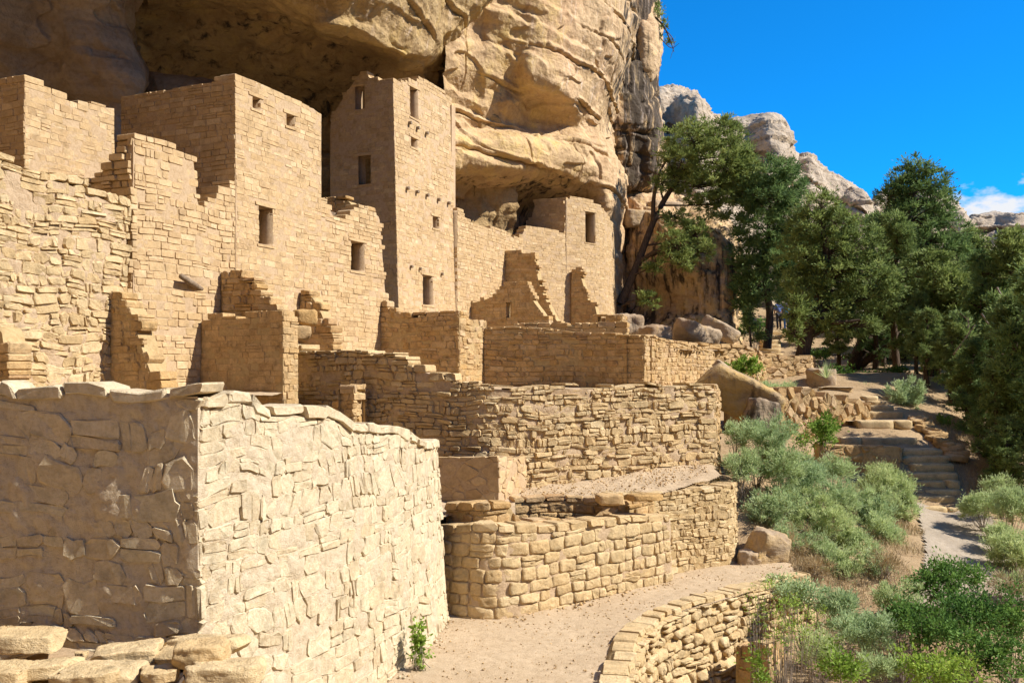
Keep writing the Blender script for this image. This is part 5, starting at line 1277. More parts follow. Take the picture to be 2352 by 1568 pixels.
def foliage(lobes, k, per, crad, sl, sw, r, up=.5, flat=.7, dense=1.0):
    C, O, T = clumps(lobes, k, r, crad)
    n = len(C) * per
    ci = np.repeat(np.arange(len(C)), per)
    d = r.normal(size=(n, 3)); d[:, 2] *= flat
    rad = crad * r.uniform(.6, 1.3, len(C))[ci]
    P = C[ci] + d * (rad * r.uniform(.2, .75, n))[:, None]
    D = d * .8 + O[ci] * .7 + np.array([0, 0, up]) + r.normal(size=(n, 3)) * .35
    V, Q = sprigs(P, D, r.uniform(sl * .6, sl * 1.4, n), r.uniform(sw * .6, sw * 1.3, n), r)
    t = np.clip(T[ci] + r.normal(0, .13, n), 0, 1)
    return V, Q, np.repeat(t, 4), C

def px_lobe(px, py, Y, rx, ry, dep=1.0):
    return at(px, py, Y), np.array([rx / F * Y, rx / F * Y * dep, ry / F * Y])

def tree(name, label, trunk, lobes, mat='juniper', r0=.22, seed=0, k=22, per=58, crad=.23, sl=.17, sw=.05, group='junipers and pinyons on the slope', extra=(), base=None, twigs=26, cat='tree'):
    """trunk: list of world points; lobes: list of (centre, radii)"""
    r = np.random.default_rng(seed)
    trunk = np.array(trunk, float)
    root = empty(name, trunk[0], label=label, cat=cat, group=group)
    bag = Bag(); bag.add(*tube_np(trunk, r0, r0 * .3, 9, 6))
    for e in extra: bag.add(*tube_np(e, r0 * .5, r0 * .15, 7, 5))
    fine = catmull(trunk, 40)
    V, Q, T, C = foliage(lobes, k, per, crad, sl, sw, r)
    for (c, rad) in lobes:
        dd = np.linalg.norm(fine - c, axis=1) + np.where(fine[:, 2] > c[2] + .1, 3, 0); i = int(np.argmin(dd)); i = max(3, i - r.integers(0, 5)); p = fine[i]
        mid = (p + c) / 2 + np.array([r.normal(0, .12), r.normal(0, .12), r.uniform(-.1, .25)])
        rb = r0 * .32 * (1 - .5 * i / 40)
        bag.add(*tube_np([p, mid, c], rb, rb * .4, 6, 4))
        dc = np.linalg.norm((C - c) / rad, axis=1); near = np.nonzero(dc < 1.15)[0]
        if len(near):
            for q in r.choice(near, min(len(near), twigs), replace=False):
                m2 = (c + C[q]) / 2 + r.normal(0, .06, 3)
                bag.add(*tube_np([c + (p - c) * r.uniform(0, .3), m2, C[q] + (C[q] - c) * r.choice([.1, .1, .45])], rb * .3, .006, 4, 3))
    tv, tq = bag.out()
    obj('trunk', tv, tq, M['bark'], parent=root, loc=trunk[0], smooth=True)
    obj('crown', V, Q, M[mat], parent=root, loc=trunk[0], attrs={'tint': T})
    return root

def ptree(name, label, Y, trunk, lobes, zdep=None, **kw):
    tr = [at(p[0], p[1], Y + (p[2] if len(p) > 2 else 0)) for p in trunk]
    lb = [px_lobe(l[0], l[1], Y + (l[4] if len(l) > 4 else 0), l[2], l[3]) for l in lobes]
    return tree(name, label, tr, lb, **kw)

ptree('juniper_tree', 'juniper leaning to the right against the streaked cliff beside the rounded tower', 47, [(1412, 722), (1428, 690), (1462, 612), (1505, 500), (1548, 425), (1600, 360)],
      [(1590, 318, 66, 34), (1655, 308, 52, 34), (1702, 358, 34, 32), (1640, 372, 78, 52), (1680, 395, 46, 40), (1520, 420, 22, 20, -.6), (1565, 372, 40, 30, -.5), (1690, 420, 26, 30), (1610, 430, 62, 40), (1655, 470, 34, 38), (1545, 412, 26, 22), (1530, 352, 20, 16, -.6), (1545, 560, 34, 34, -1), (1575, 600, 30, 24, -1.2), (1600, 540, 26, 30, -.8), (1505, 610, 18, 20, -1), (1620, 575, 22, 24, -1), (1560, 500, 34, 22, -.6), (1490, 690, 24, 18, -1.2)],
      r0=.26, seed=601, extra=[[at(1500, 515, 47), at(1502, 450, 46.6), at(1518, 390, 46.4), at(1545, 350, 46.4)], [at(1470, 600, 47), at(1515, 575, 46), at(1550, 600, 45.8)]])
ptree('pinyon_tree', 'rounded bright green tree between the leaning juniper and the stairs', 47, [(1762, 800), (1768, 720), (1756, 620), (1764, 540), (1770, 460)],
      [(1762, 398, 62, 32), (1808, 420, 44, 44), (1718, 445, 34, 40), (1768, 452, 70, 40), (1740, 520, 58, 44), (1810, 510, 42, 46), (1722, 600, 40, 50), (1770, 590, 56, 44), (1826, 588, 40, 44), (1740, 660, 52, 36), (1712, 672, 26, 40)], mat='pinyon', r0=.22, seed=602, sl=.2, sw=.05, crad=.27)
ptree('juniper_tree', 'big olive juniper with a leaning brown trunk in front of the two people', 38.5, [(1842, 822), (1852, 780), (1872, 715), (1893, 640), (1896, 570), (1886, 510)],
      [(1886, 468, 40, 34), (1862, 520, 52, 40), (1925, 512, 48, 40), (1840, 590, 48, 42), (1905, 580, 62, 44), (1975, 560, 52, 40), (1985, 625, 58, 40), (1915, 640, 66, 40), (1850, 660, 50, 42), (1968, 690, 66, 38), (2025, 660, 40, 36), (1826, 712, 30, 34, -1), (1900, 720, 60, 40), (1965, 745, 60, 26), (1850, 770, 36, 22, 1), (1825, 765, 20, 24, -1)], r0=.3, seed=603, k=20,
      extra=[[at(1890, 650, 38.5), at(1935, 600, 38.2), at(1975, 560, 38.2)], [at(1868, 730, 38.5), at(1920, 740, 37.9), at(1975, 735, 37.6)]])
ptree('pinyon_tree', 'tallest dark pinyon standing against the sky on the right', 45, [(1976, 930), (1962, 850), (1990, 770), (2010, 690), (2052, 590), (2085, 500), (2100, 420)],
      [(2112, 384, 36, 26), (2082, 402, 22, 22), (2064, 425, 30, 26), (2140, 418, 34, 34), (2100, 440, 46, 34), (2040, 452, 28, 28), (2158, 470, 40, 40), (2096, 500, 66, 40), (2032, 510, 36, 34), (2180, 530, 42, 40), (2130, 560, 66, 36), (2062, 570, 44, 30), (2200, 600, 44, 44)], mat='pinyon', r0=.4, seed=604, sl=.2, sw=.05, crad=.27, k=15,
      extra=[[at(2005, 700, 45), at(2070, 640, 44), at(2140, 640, 43.5), at(2185, 720, 43.2)], [at(2000, 720, 45), at(2080, 690, 44), at(2130, 730, 43.6)], [at(1962, 850, 45), at(2040, 795, 44), at(2130, 780, 43), at(2170, 770, 43)], [at(2020, 670, 45), at(2100, 610, 44), at(2165, 600, 43.4)]])

def gtree(label, px, py, Y, hpx, wpx, seed, mat='juniper', lean=0.0, n=10, name='juniper_tree', **kw):
    r = np.random.default_rng(seed)
    b = at(px, py, Y); x, y = b[0], b[1]; b[2] = min(b[2], float(gz(x, y)) + .05) if kw.pop('ground', True) else b[2]
    top = at(px + lean * hpx, py - hpx, Y)
    tr = [b + (top - b) * t + np.array([r.normal(0, .12), r.normal(0, .12), 0]) * (0 < t < 1) for t in (0, .25, .5, .75, .95)]
    lb = []
    n = int(n * 1.7)
    for i in range(n):
        t = .22 + .78 * (i + .5) / n; w = wpx / 2 * (1.0 - .75 * max(0, (t - .45) / .55) ** 1.3) * (.75 + .25 * min(1, t / .4))
        an = r.uniform(0, 6.3)
        q = r.uniform(.3, .85); cx = px + lean * hpx * t + math.cos(an) * w * q; cy = py - hpx * t
        rr = wpx * r.uniform(.10, .20)
        lb.append(px_lobe(cx, cy, Y + math.sin(an) * w * q / F * Y, rr, rr * r.uniform(.6, .85)))
    return tree(name, label, tr, lb, mat=mat, seed=seed, r0=kw.pop('r0', .2), **kw)
protos = []
protos.append(gtree('juniper behind the tall pinyon at its right', 2245, 800, 47, 260, 150, 611, n=13))
gtree('juniper at the right edge below the far rim', 2335, 800, 44, 250, 170, 612, n=13, mat='pinyon')
protos.append(gtree('green juniper low between the tall pinyon and the right edge', 2195, 960, 40, 330, 170, 613, n=14))
protos.append(gtree('dense juniper right of the feathery bush', 2300, 1010, 36, 330, 170, 614, n=14, mat='pinyon'))
gtree('dark juniper overhanging from the right edge of the picture', 2385, 1150, 28, 520, 240, 615, n=15, mat='pinyon', r0=.26)
gtree('dark juniper just right of the picture shading the stairs', 2425, 1135, 27.0, 480, 230, 624, n=14, mat='pinyon', r0=.24)
gtree('young juniper with bare grey twigs right of the sandy steps', 2215, 1040, 34.5, 330, 120, 616, n=9)
gtree('dark pinyon at the back above the dark stairs', 2110, 960, 50, 380, 170, 617, n=13, mat='pinyon')
gtree('thick juniper behind the feathery bush', 2040, 930, 48, 230, 150, 618, n=10, mat='pinyon')
gtree('dark tree behind the people at the top of the stairs', 1830, 790, 62, 260, 150, 619, n=12, mat='pinyon')
gtree('small dark tree at the foot of the streaked cliff', 1722, 800, 46, 90, 70, 620, n=6, mat='pinyon', r0=.08)
gtree('lower right juniper in shade beside the gravel trail', 2320, 1140, 31, 260, 150, 621, n=12, mat='pinyon')
gtree('distant tree between the olive juniper and the tall pinyon', 1995, 880, 58, 300, 140, 622, n=11, mat='pinyon')
gtree('little tree on the skyline rocks', 1668, 290, 79, 26, 14, 623, n=3, r0=.05, k=14, per=60, ground=False)

def dup(src, loc, sc, rz, label):
    r = src.copy(); COL.objects.link(r); r.location = loc; r.scale = sc; r.rotation_euler = (0, 0, rz); r['label'] = label
    for ch in src.children:
        c = ch.copy(); COL.objects.link(c); c.parent = r
    return r
more = [(2060, 905, 43, 1.0, 'juniper directly right of the feathery bush top'), (2150, 940, 41, .95, 'juniper between the feathery bush and the young juniper'), (2255, 985, 38, .95, 'juniper behind the young juniper with grey twigs'), (2345, 1020, 37, 1.05, 'juniper at the right edge under the distant dome'), (2130, 985, 36.5, .5, 'small juniper above the stone edging'), (2240, 1062, 32, .6, 'small juniper right of the bleached dead twigs'), (2335, 1085, 31, .8, 'juniper at the right edge level with the dark stairs'), (1905, 830, 56, 1.2, 'far juniper behind the olive juniper'), (2010, 830, 57, 1.2, 'far juniper behind the tall pinyon trunk'), (2110, 830, 58, 1.15, 'far juniper right of the tall pinyon trunk'), (2210, 830, 59, 1.1, 'far juniper under the rounded dome'), (2310, 840, 60, 1.2, 'far juniper near the right edge'), (1700, 790, 54, .55, 'small juniper squeezed beside the streaked rock'), (1925, 870, 44, .6, 'small juniper behind the yucca'), (2010, 890, 44, .7, 'juniper behind the shallow sandy steps'), (2185, 990, 34.5, .45, 'bushy little juniper beside the small green bush'), (2290, 1110, 28.5, .5, 'little juniper above the right-hand sagebrush'), (2140, 930, 38, .42, 'low juniper right of the feathery bush in front of the dark trees'), (2105, 905, 40, .5, 'low juniper touching the right side of the feathery bush'), (2225, 1030, 32.5, .42, 'low juniper between the bleached twigs and the trees'), (2255, 1080, 30, .4, 'low juniper right of the dark stairs'), (2030, 850, 46, .6, 'low juniper left of the feathery bush'), (2310, 1130, 27, .42, 'low juniper at the right edge above the tall sagebrush'), (1790, 700, 66, .9, 'far juniper behind the two people'), (1860, 760, 52, .5, 'low juniper right of the people')]
for i, (px, py, Y, sc, lab) in enumerate(more):
    p = at(px, py, Y); p[2] = float(gz(p[0], p[1])) - .05
    rr = np.random.default_rng(900 + i)
    dup(protos[i % len(protos)], p, (sc * rr.uniform(.9, 1.15), sc * rr.uniform(.9, 1.15), sc * rr.uniform(.85, 1.1)), rr.uniform(0, 6.3), lab)
def shrub(name, label, px, py, Y, rx, ry, seed, mat='sage', n=5, k=18, per=70, crad=.14, sl=.085, sw=.02, up=.9, stems=26, group=None, stem_mat='twig', cat='shrub', srad=.008, fill=True, tall=None, z=None):
    """low bush seen centred at px,py with half-sizes rx,ry (picture units) and rooted in the ground below"""
    r = np.random.default_rng(seed)
    c = at(px, py, Y); g = float(gz(c[0], c[1])) if z is None else z
    base = np.array([c[0], c[1], min(g, c[2] - ry / F * Y * .3)])
    root = empty(name, base, label=label, cat=cat, group=group)
    X, Z = rx / F * Y, ry / F * Y
    lb = []
    for i in range(n):
        an = r.uniform(0, 6.3); q = r.uniform(.2, .6)
        s = r.uniform(.42, .62)
        lb.append((c + np.array([math.cos(an) * X * q, math.sin(an) * X * q * .8, r.uniform(-.35, .45) * Z]), np.array([X * s, X * s, Z * s])))
    V, Q, T, C = foliage(lb, k, per, crad, sl, sw, r, up=up, flat=.9)
    bag = Bag()
    for q in r.choice(len(C), min(stems, len(C)), replace=False):
        e = C[q]; m = base * .45 + e * .55 + r.normal(0, .05, 3) + np.array([0, 0, -.08])
        b = base + r.normal(0, .06, 3) * np.array([1, 1, 0])
        bag.add(*tube_np([b, m, e], srad, srad * .3, 4, 3))
    tv, tq = bag.out()
    obj('stems', tv, tq, M[stem_mat], parent=root, loc=base)
    obj('foliage', V, Q, M[mat], parent=root, loc=base, attrs={'tint': T})
    return root
SG = 'sagebrush on the slope'
sage = [(1738, 1000, 80, 46, 23.6, 'topmost sagebrush left, touching the dark boulder end'), (1700, 1068, 56, 40, 22.6, 'sagebrush beside the end of the long curved wall'), (1800, 1070, 84, 58, 23.2, 'large sagebrush in the middle of the upper bush mass'), (1868, 1112, 76, 56, 23.4, 'sagebrush below the bright green bush'),
        (1776, 1165, 72, 50, 22.2, 'sagebrush above the yellow boulder'), (1872, 1190, 84, 56, 22.4, 'wide sagebrush in the centre of the slope'), (1968, 1165, 76, 54, 23.8, 'sagebrush left of the low retaining wall by the stairs'), (2038, 1108, 70, 44, 25.4, 'sagebrush in front of the low retaining wall'), (2066, 1150, 52, 44, 25.0, 'sagebrush touching the dark stairs'),
        (1960, 1238, 76, 52, 22.2, 'green-grey sagebrush left of the gravel trail'), (2036, 1226, 62, 50, 23.0, 'sagebrush right beside the gravel trail'), (1932, 1305, 64, 46, 20.8, 'thin sagebrush above the willow-like bush'), (2258, 1152, 50, 40, 24.6, 'first sagebrush right of the stair foot'), (2318, 1172, 60, 54, 23.8, 'second sagebrush right of the stair foot'), (2334, 1262, 66, 66, 21.6, 'tall sagebrush at the right edge beside the trail'), (2284, 1222, 38, 30, 22.8, 'small sagebrush on the right trail edge'), (1990, 1452, 84, 62, 16.4, 'blue-grey sagebrush low in the right foreground'), (1920, 1392, 60, 44, 17.6, 'grey-green bush above the blue-grey sagebrush')]
for i, (px, py, rx, ry, Y, lab) in enumerate(sage):
    shrub('sagebrush', lab, px, py, Y, rx, ry, 701 + i, group=SG, n=7, k=40, per=85, crad=.12, sl=.08, sw=.018, up=1.2)
shrub('low_sage', 'low strip of grey-green brush along the foot of the upper retaining wall', 1780, 886, 33.2, 70, 15, 731, n=7, k=30, per=60)
shrub('feathery_bush', 'feathery grey-green bush at the edge of the trees above the sandy steps', 2084, 905, 34, 52, 40, 732, n=6, k=22, per=80, sl=.13, sw=.025, up=1.3)
shrub('green_bush', 'bright green bush growing in front of the upper retaining wall', 1712, 846, 32.4, 50, 30, 733, mat='fresh', n=6, k=20, per=50, sl=.11, sw=.06, up=.3)
shrub('green_bush', 'bright green bush rising above the sagebrush in front of the rough retaining wall', 1892, 985, 25.6, 44, 56, 734, mat='fresh', n=7, k=22, per=46, sl=.08, sw=.045, up=.5)
shrub('green_bush', 'pale green leafy bush in front of the tilted retaining wall', 1835, 1010, 25.0, 44, 44, 735, mat='fresh', n=5, k=14, per=40, sl=.07, sw=.035, up=.5)
shrub('green_bush', 'small green bush right of the sandy steps under the junipers', 2168, 968, 31.5, 32, 22, 736, mat='fresh', n=4, k=20, per=50, sl=.09, sw=.05)
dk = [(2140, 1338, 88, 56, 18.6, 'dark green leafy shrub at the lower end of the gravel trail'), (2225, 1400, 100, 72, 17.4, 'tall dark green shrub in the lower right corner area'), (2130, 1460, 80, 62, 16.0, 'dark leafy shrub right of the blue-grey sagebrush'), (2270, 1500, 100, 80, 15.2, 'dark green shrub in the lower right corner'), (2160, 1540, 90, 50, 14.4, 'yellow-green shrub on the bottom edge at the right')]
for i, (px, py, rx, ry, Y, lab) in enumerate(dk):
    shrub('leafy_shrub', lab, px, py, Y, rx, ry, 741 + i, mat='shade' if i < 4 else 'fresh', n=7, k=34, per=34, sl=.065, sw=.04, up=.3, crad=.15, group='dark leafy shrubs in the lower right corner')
r9 = np.random.default_rng(99)
fill = [(1830, 1150, 60, 40, 22.8, 'sagebrush squeezed between the large and the wide sagebrush'), (1910, 1075, 50, 36, 24.4, 'small sagebrush left of the low retaining wall'), (1925, 1150, 56, 40, 23.2, 'sagebrush in the dip of the slope'), (2005, 1180, 52, 40, 23.6, 'rounded sagebrush between two larger ones near the trail'), (1850, 1240, 60, 36, 21.6, 'half dry sagebrush above the end of the path wall'), (1905, 1268, 52, 36, 21.2, 'low sagebrush below the wide one'), (2010, 1290, 46, 34, 21.0, 'low sagebrush at the bend of the gravel trail'), (1790, 1230, 40, 30, 21.6, 'little sagebrush behind the yellow boulder'), (1690, 1000, 34, 30, 24.2, 'little sagebrush under the tilted boulder'), (2300, 1120, 46, 34, 25.6, 'sagebrush under the dark juniper at the right edge'), (2345, 1330, 50, 40, 19.8, 'sagebrush at the right edge above the dark shrubs'), (2060, 1370, 50, 40, 18.0, 'sagebrush left of the dark green leafy shrub'), (1890, 1480, 60, 44, 15.6, 'olive bush behind the twiggy bush'), (2040, 1530, 60, 40, 14.6, 'sparse sagebrush at the bottom edge')]
for i, (px, py, rx, ry, Y, lab) in enumerate(fill):
    shrub('sagebrush', lab, px, py, Y, rx, ry, 771 + i, group=SG, n=6, k=36, per=80, crad=.12, sl=.08, sw=.018, up=1.2)
def tufts(name, label, spots, n, seed, mat='straw', h=.22):
    r = np.random.default_rng(seed); c = np.array(spots); i = r.integers(0, len(c), n)
    P = np.zeros((n, 3)); a = r.uniform(0, 6.3, n); q = r.uniform(0, 1, n) ** .5
    P[:, 0] = c[i, 0] + np.cos(a) * q * c[i, 2]; P[:, 1] = c[i, 1] + np.sin(a) * q * c[i, 2]; P[:, 2] = gfull(P[:, 0], P[:, 1])
    L = r.uniform(.4, 1.2, n) * h; D = r.normal(0, .35, (n, 3)); D[:, 2] = 1
    P[:, 2] += L * .4
    V, Q = sprigs(P, D, L, np.full(n, .012), r)
    obj(name, V, Q, M[mat], attrs={'tint': np.repeat(r.uniform(0, 1, n), 4)}, label=label, cat='grass', kind='stuff')
sp9 = [(*P2(px, Y), w) for (px, Y, w) in [(1800, 21.4, .7), (1840, 21, .6), (1880, 20.6, .6), (1930, 20, .8), (1990, 20.2, .7), (2030, 21, .6), (2060, 22.5, .6), (2075, 24, .5), (1760, 22.3, .5), (1960, 18.2, .8), (1900, 17.4, .7), (2050, 16.6, .8), (2330, 20, .8), (2290, 19.2, .7), (1980, 15, .8), (1880, 15, .7), (2240, 28, .8), (2200, 30, .8), (2160, 31.5, .6), (2280, 27, .7)]]
tufts('dry_grass', 'dry straw-coloured grass scattered between the bushes on the slope', sp9, 9000, 5)
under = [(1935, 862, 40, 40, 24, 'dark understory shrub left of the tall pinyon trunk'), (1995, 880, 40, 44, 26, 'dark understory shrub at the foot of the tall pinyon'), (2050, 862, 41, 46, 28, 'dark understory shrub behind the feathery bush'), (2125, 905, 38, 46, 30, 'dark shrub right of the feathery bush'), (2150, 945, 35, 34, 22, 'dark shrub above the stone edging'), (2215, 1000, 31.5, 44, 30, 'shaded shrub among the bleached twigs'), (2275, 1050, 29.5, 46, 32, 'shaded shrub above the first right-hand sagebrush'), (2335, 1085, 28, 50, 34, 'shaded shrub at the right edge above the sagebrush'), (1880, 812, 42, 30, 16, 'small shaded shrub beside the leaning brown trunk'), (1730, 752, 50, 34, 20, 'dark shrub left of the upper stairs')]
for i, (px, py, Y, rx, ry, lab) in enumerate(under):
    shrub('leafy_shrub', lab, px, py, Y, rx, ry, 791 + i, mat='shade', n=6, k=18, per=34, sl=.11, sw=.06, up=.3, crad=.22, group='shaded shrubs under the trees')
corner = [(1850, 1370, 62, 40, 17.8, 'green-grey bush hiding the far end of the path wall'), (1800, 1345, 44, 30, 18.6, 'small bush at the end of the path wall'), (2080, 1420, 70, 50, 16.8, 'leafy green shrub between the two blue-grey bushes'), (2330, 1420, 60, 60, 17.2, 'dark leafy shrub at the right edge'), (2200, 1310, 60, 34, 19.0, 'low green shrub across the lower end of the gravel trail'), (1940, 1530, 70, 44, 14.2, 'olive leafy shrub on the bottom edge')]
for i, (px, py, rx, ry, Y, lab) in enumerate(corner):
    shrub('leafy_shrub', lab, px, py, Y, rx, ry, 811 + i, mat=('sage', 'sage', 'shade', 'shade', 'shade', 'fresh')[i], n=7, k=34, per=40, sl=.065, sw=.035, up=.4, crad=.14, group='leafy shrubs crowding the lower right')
# twiggy willow-like bush in front of the path wall
shrub('twiggy_bush', 'thin twiggy bush with bare stems in front of the path wall', 1810, 1440, 14.6, 110, 110, 751, mat='fresh', n=8, k=16, per=16, sl=.05, sw=.022, up=.6, stems=60, srad=.007, z=-2.5, crad=.13)
shrub('twiggy_bush', 'tall slender stem with few leaves above the path wall', 1734, 1380, 14.8, 26, 90, 752, mat='fresh', n=4, k=14, per=14, sl=.045, sw=.02, up=.8, stems=12, srad=.01, z=-2.2)
shrub('green_bush', 'green leafy bush at the bottom edge in front of the path buttress', 1742, 1528, 14.4, 40, 44, 753, mat='fresh', n=5, k=34, per=30, sl=.06, sw=.035, up=.4, z=-2.6)
shrub('wall_plant', 'fresh green plant growing from the foot of the tall sunlit wall', 962, 1476, 13.2, 28, 66, 754, mat='fresh', n=7, k=44, per=26, sl=.055, sw=.036, up=.25, crad=.08, z=.0, stems=30, srad=.006)
shrub('dry_bush', 'brown dry twig bush beside the yellow boulder', 1828, 1242, 21.4, 60, 40, 755, mat='straw', n=6, k=18, per=40, sl=.12, sw=.012, up=.8, stems=110)
shrub('dry_bush', 'straw-coloured dry grass tuft left of the gravel trail', 2030, 1290, 20.6, 50, 26, 756, mat='straw', n=6, k=26, per=46, sl=.13, sw=.01, up=1.4, stems=30)
shrub('dry_bush', 'dry brush below the right-hand sagebrush', 2310, 1335, 19.4, 56, 36, 757, mat='straw', n=6, k=18, per=40, sl=.12, sw=.012, up=.7, stems=120)
shrub('dry_bush', 'dry grass on the slope below the wide sagebrush', 1868, 1300, 20.4, 56, 30, 758, mat='straw', n=6, k=22, per=46, sl=.13, sw=.01, up=1.3, stems=30)
shrub('dry_bush', 'bleached dead twigs right of the dark stairs', 2240, 1010, 29.5, 52, 30, 759, mat='straw', n=5, k=3, per=8, sl=.1, sw=.01, up=.4, stems=60, srad=.014)
# bush hanging off the skyline block
ptree('cliff_shrub', 'small juniper hanging off the top of the cliff against the sky', 53, [(1505, 40), (1525, 62), (1540, 95), (1548, 120)], [(1512, 30, 14, 16), (1526, 62, 14, 14), (1520, 84, 12, 9), (1508, 8, 10, 10), (1545, 96, 9, 8)], r0=.06, seed=640, k=9, per=50, crad=.22, twigs=14, group=None,
      extra=[[at(1520, 60, 53), at(1548, 95, 52.6), at(1540, 135, 52.6)], [at(1510, 80, 53), at(1540, 110, 52.8), at(1560, 100, 52.6)]], cat='shrub')
# yucca
def yucca(px, py, Y, R, seed, lab):
    r = np.random.default_rng(seed); c = at(px, py, Y); root = empty('yucca', c, label=lab, cat='yucca', group='yuccas beside the trail')
    for i in range(22):
        an = r.uniform(0, 6.3); el = r.uniform(.35, 1.45); L = R * r.uniform(.7, 1.1)
        d = np.array([math.cos(an) * math.cos(el), math.sin(an) * math.cos(el), math.sin(el)]); s = np.cross(d, [0, 0, 1]); s /= np.linalg.norm(s)
        m = c + d * L * .55; e = c + d * L
        V = np.array([c - s * .012, m - s * .02, e, m + s * .02, c + s * .012, m + np.cross(s, d) * .008])
        obj('leaf', V, [(0, 1, 5), (1, 2, 5), (2, 3, 5), (3, 4, 5), (0, 5, 4)], M['sage'], parent=root, loc=c, attrs={'tint': np.full(6, r.uniform(.2, .9))})
yucca(1898, 868, 35, .7, 1, 'spiky yucca beside the rounded boulder')
yucca(1990, 905, 36, .6, 2, 'small yucca in shade above the sandy steps')
# dead grey limbs on the right
for k, (a, b, c, lab) in enumerate([((2190, 815), (2215, 780), (2240, 745), 'bleached dead branch pointing up among the right-hand junipers'), ((2255, 720), (2275, 748), (2310, 756), 'bare grey branch near the right edge'), ((2205, 905), (2235, 890), (2268, 868), 'dead limb above the young juniper'), ((2290, 660), (2310, 700), (2322, 750), 'pale dead twig against the right-hand trees')]):
    tube('dead_branch', [at(*a, 33), at(*b, 32.8), at(*c, 32.6)], [.035, .028, .012], 'twig', n=6, label=lab, cat='branch')

# ------------------------------------------------------------------ two people at the top of the stairs
def plain(name, c, rough=.8):
    m, nt, b = nodes(name); b.inputs['Roughness'].default_value = rough
    n1 = noise(nt, pos(nt), 30., 3, .6)
    nt.links.new(mixc(nt, tuple(v * .8 for v in c), c, n1), b.inputs['Base Color'])
    return m
M['skin'] = plain('skin', (.42, .25, .17), .6); M['hair'] = plain('dark_hair', (.025, .018, .014))
M['shirt'] = plain('blue_shirt', (.13, .19, .42)); M['shirt2'] = plain('teal_shirt', (.10, .30, .42)); M['trouser'] = plain('dark_trousers', (.05, .05, .06)); M['jeans'] = plain('bright_blue_trousers', (.05, .22, .62)); M['greyhair'] = plain('grey_hair', (.30, .27, .25))

def skin_mesh(name, verts, edges, rads, mat, parent, root=0, sub=2):
    me = bpy.data.meshes.new(name); me.from_pydata([tuple(v) for v in verts], edges, [])
    me.materials.append(mat)
    o = bpy.data.objects.new(name, me); put(o, parent)
    md = o.modifiers.new('skin', 'SKIN'); md.use_smooth_shade = True
    sv = me.skin_vertices[0].data
    for i, r in enumerate(rads): sv[i].radius = (r, r) if not isinstance(r, tuple) else r; sv[i].use_root = (i == root)
    o.modifiers.new('subdivision', 'SUBSURF').levels = sub; o.modifiers[-1].render_levels = sub
    return o

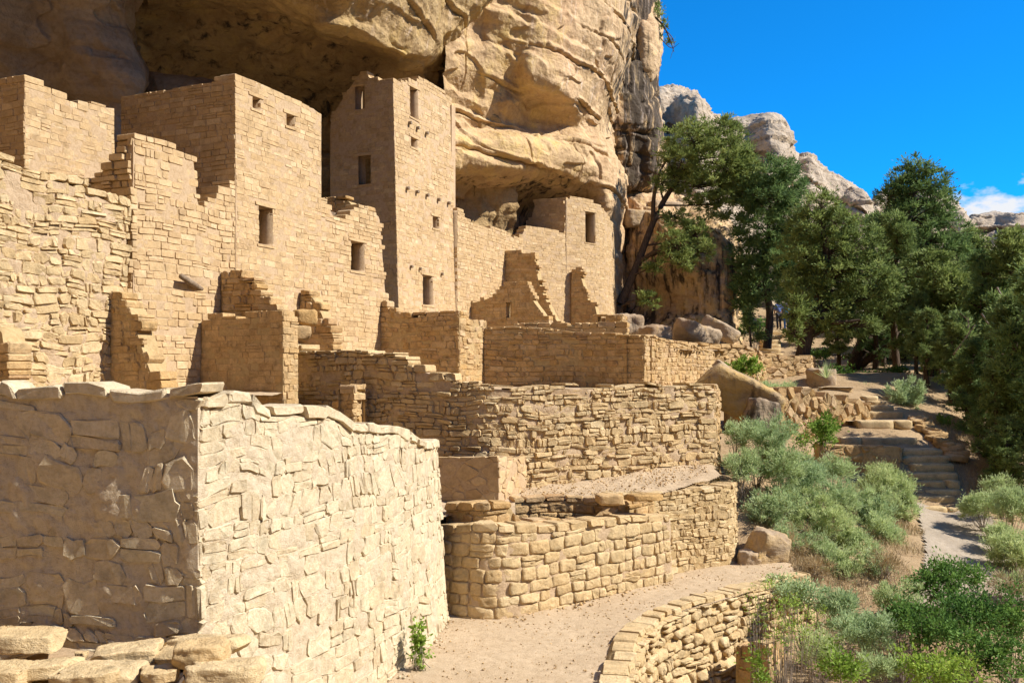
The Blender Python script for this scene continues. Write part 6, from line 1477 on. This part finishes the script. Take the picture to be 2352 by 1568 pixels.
def person(label, loc, H, rz, shirt, trouser, hair, stride=.0, bend=.0):
    root = empty('person', loc, label=label, cat='person'); root.rotation_euler = (0, 0, rz)
    s = H / 1.75
    v = lambda x, y, z: (x * s, y * s, z * s)
    # 0 pelvis 1 waist 2 chest 3 neck 4 head base 5 head top | arms 6-11 | legs 12-19
    VV = [v(0, 0, .95), v(0, 0, 1.10), v(0, .02, 1.32), v(0, .03, 1.48), v(0, .05, 1.56), v(0, .06, 1.68),
          v(.18, .02, 1.42), v(.25, .0, 1.15), v(.22, .14, .93), v(-.18, .02, 1.42), v(-.25, .02, 1.15), v(-.24, .10, .92),
          v(.10, 0, .88), v(.11, .03 + stride, .50), v(.11, -.02 + stride * .6, .08), v(.12, .12 + stride * .6, .03), v(-.10, 0, .88), v(-.11, .03 - stride, .50), v(-.11, -.05 - stride, .08), v(-.12, .10 - stride, .03)]
    E = [(0, 1), (1, 2), (2, 3), (3, 4), (4, 5), (2, 6), (6, 7), (7, 8), (2, 9), (9, 10), (10, 11), (0, 12), (12, 13), (13, 14), (14, 15), (0, 16), (16, 17), (17, 18), (18, 19)]
    rd = [.13, .13, (.15, .11), .055, .085, .075, .06, .045, .033, .06, .045, .033, .085, .058, .042, .035, .085, .058, .042, .035]
    rd = [tuple(q * s for q in x) if isinstance(x, tuple) else x * s for x in rd]
    skin_mesh('body', VV, E, rd, M['skin'], root)
    g = lambda k, f: tuple(q * f for q in rd[k]) if isinstance(rd[k], tuple) else rd[k] * f
    sh = [0, 1, 2, 6, 7, 9, 10]; se = [(0, 1), (1, 2), (2, 3), (3, 4), (2, 5), (5, 6)]
    skin_mesh('shirt', [VV[i] for i in sh], se, [g(0, 1.13), g(1, 1.14), g(2, 1.14), g(3, 1.3), g(4, 1.35), g(5, 1.3), g(6, 1.35)], M[shirt], root)
    tr = [0, 12, 13, 14, 16, 17, 18]; te = [(0, 1), (1, 2), (2, 3), (0, 4), (4, 5), (5, 6)]
    skin_mesh('trousers', [VV[i] for i in tr], te, [g(0, 1.08), g(12, 1.15), g(13, 1.25), g(14, 1.4), g(16, 1.15), g(17, 1.25), g(18, 1.4)], M[trouser], root)
    th, ph = np.meshgrid(np.linspace(0, 2 * math.pi, 16, endpoint=False), np.linspace(-.35, math.pi / 2, 8))
    D = np.stack([np.cos(ph) * np.cos(th), np.cos(ph) * np.sin(th), np.sin(ph)], -1) * np.array([.092, .102, .11]) * s
    D[..., 1] -= .018 * s * (1 - np.sin(ph))
    W = D + np.array(v(0, .05, 1.655))
    idx = np.arange(128).reshape(8, 16); nx = np.roll(idx, -1, 1); Q = np.stack([idx[:-1], nx[:-1], nx[1:], idx[1:]], -1).reshape(-1, 4)
    me = mesh_of('hair', W.reshape(-1, 3), Q, M[hair], True); put(bpy.data.objects.new('hair', me), root)
    for sx in (-1, 1):
        hv = VV[8] if sx > 0 else VV[11]
        fing = []
        b = Bag()
        for q in range(4):
            o = np.array([0, (q - 1.5) * .018 * s, 0]); p0 = np.array(hv) + o + np.array([0, .01, -.02]) * s
            ln = (.07, .08, .075, .06)[q] * s
            b.add(*tube_np([p0, p0 + np.array([-sx * .008 * s, .012 * s, -ln * .55]), p0 + np.array([-sx * .02 * s, .01 * s, -ln])], .009 * s, .007 * s, 5, 3))
        p0 = np.array(hv) + np.array([0, .03, -.005]) * s
        b.add(*tube_np([p0, p0 + np.array([0, .03, -.03]) * s, p0 + np.array([0, .035, -.055]) * s], .01 * s, .008 * s, 5, 3))
        fv, fq = b.out()
        me = mesh_of('fingers', fv, fq, M['skin'], True); put(bpy.data.objects.new('fingers', me), root)
    return root
zf = zpy(756, 54.6)
person('person in a blue shirt and dark trousers seen from behind above the stairs', (*P2(1789, 55.2), zf), 1.76, .15, 'shirt', 'trouser', 'hair', .05)
person('person in teal shirt and bright blue trousers walking right of the other', (*P2(1806, 55.4), zf - .05), 1.62, -.1, 'shirt2', 'jeans', 'greyhair', .1)
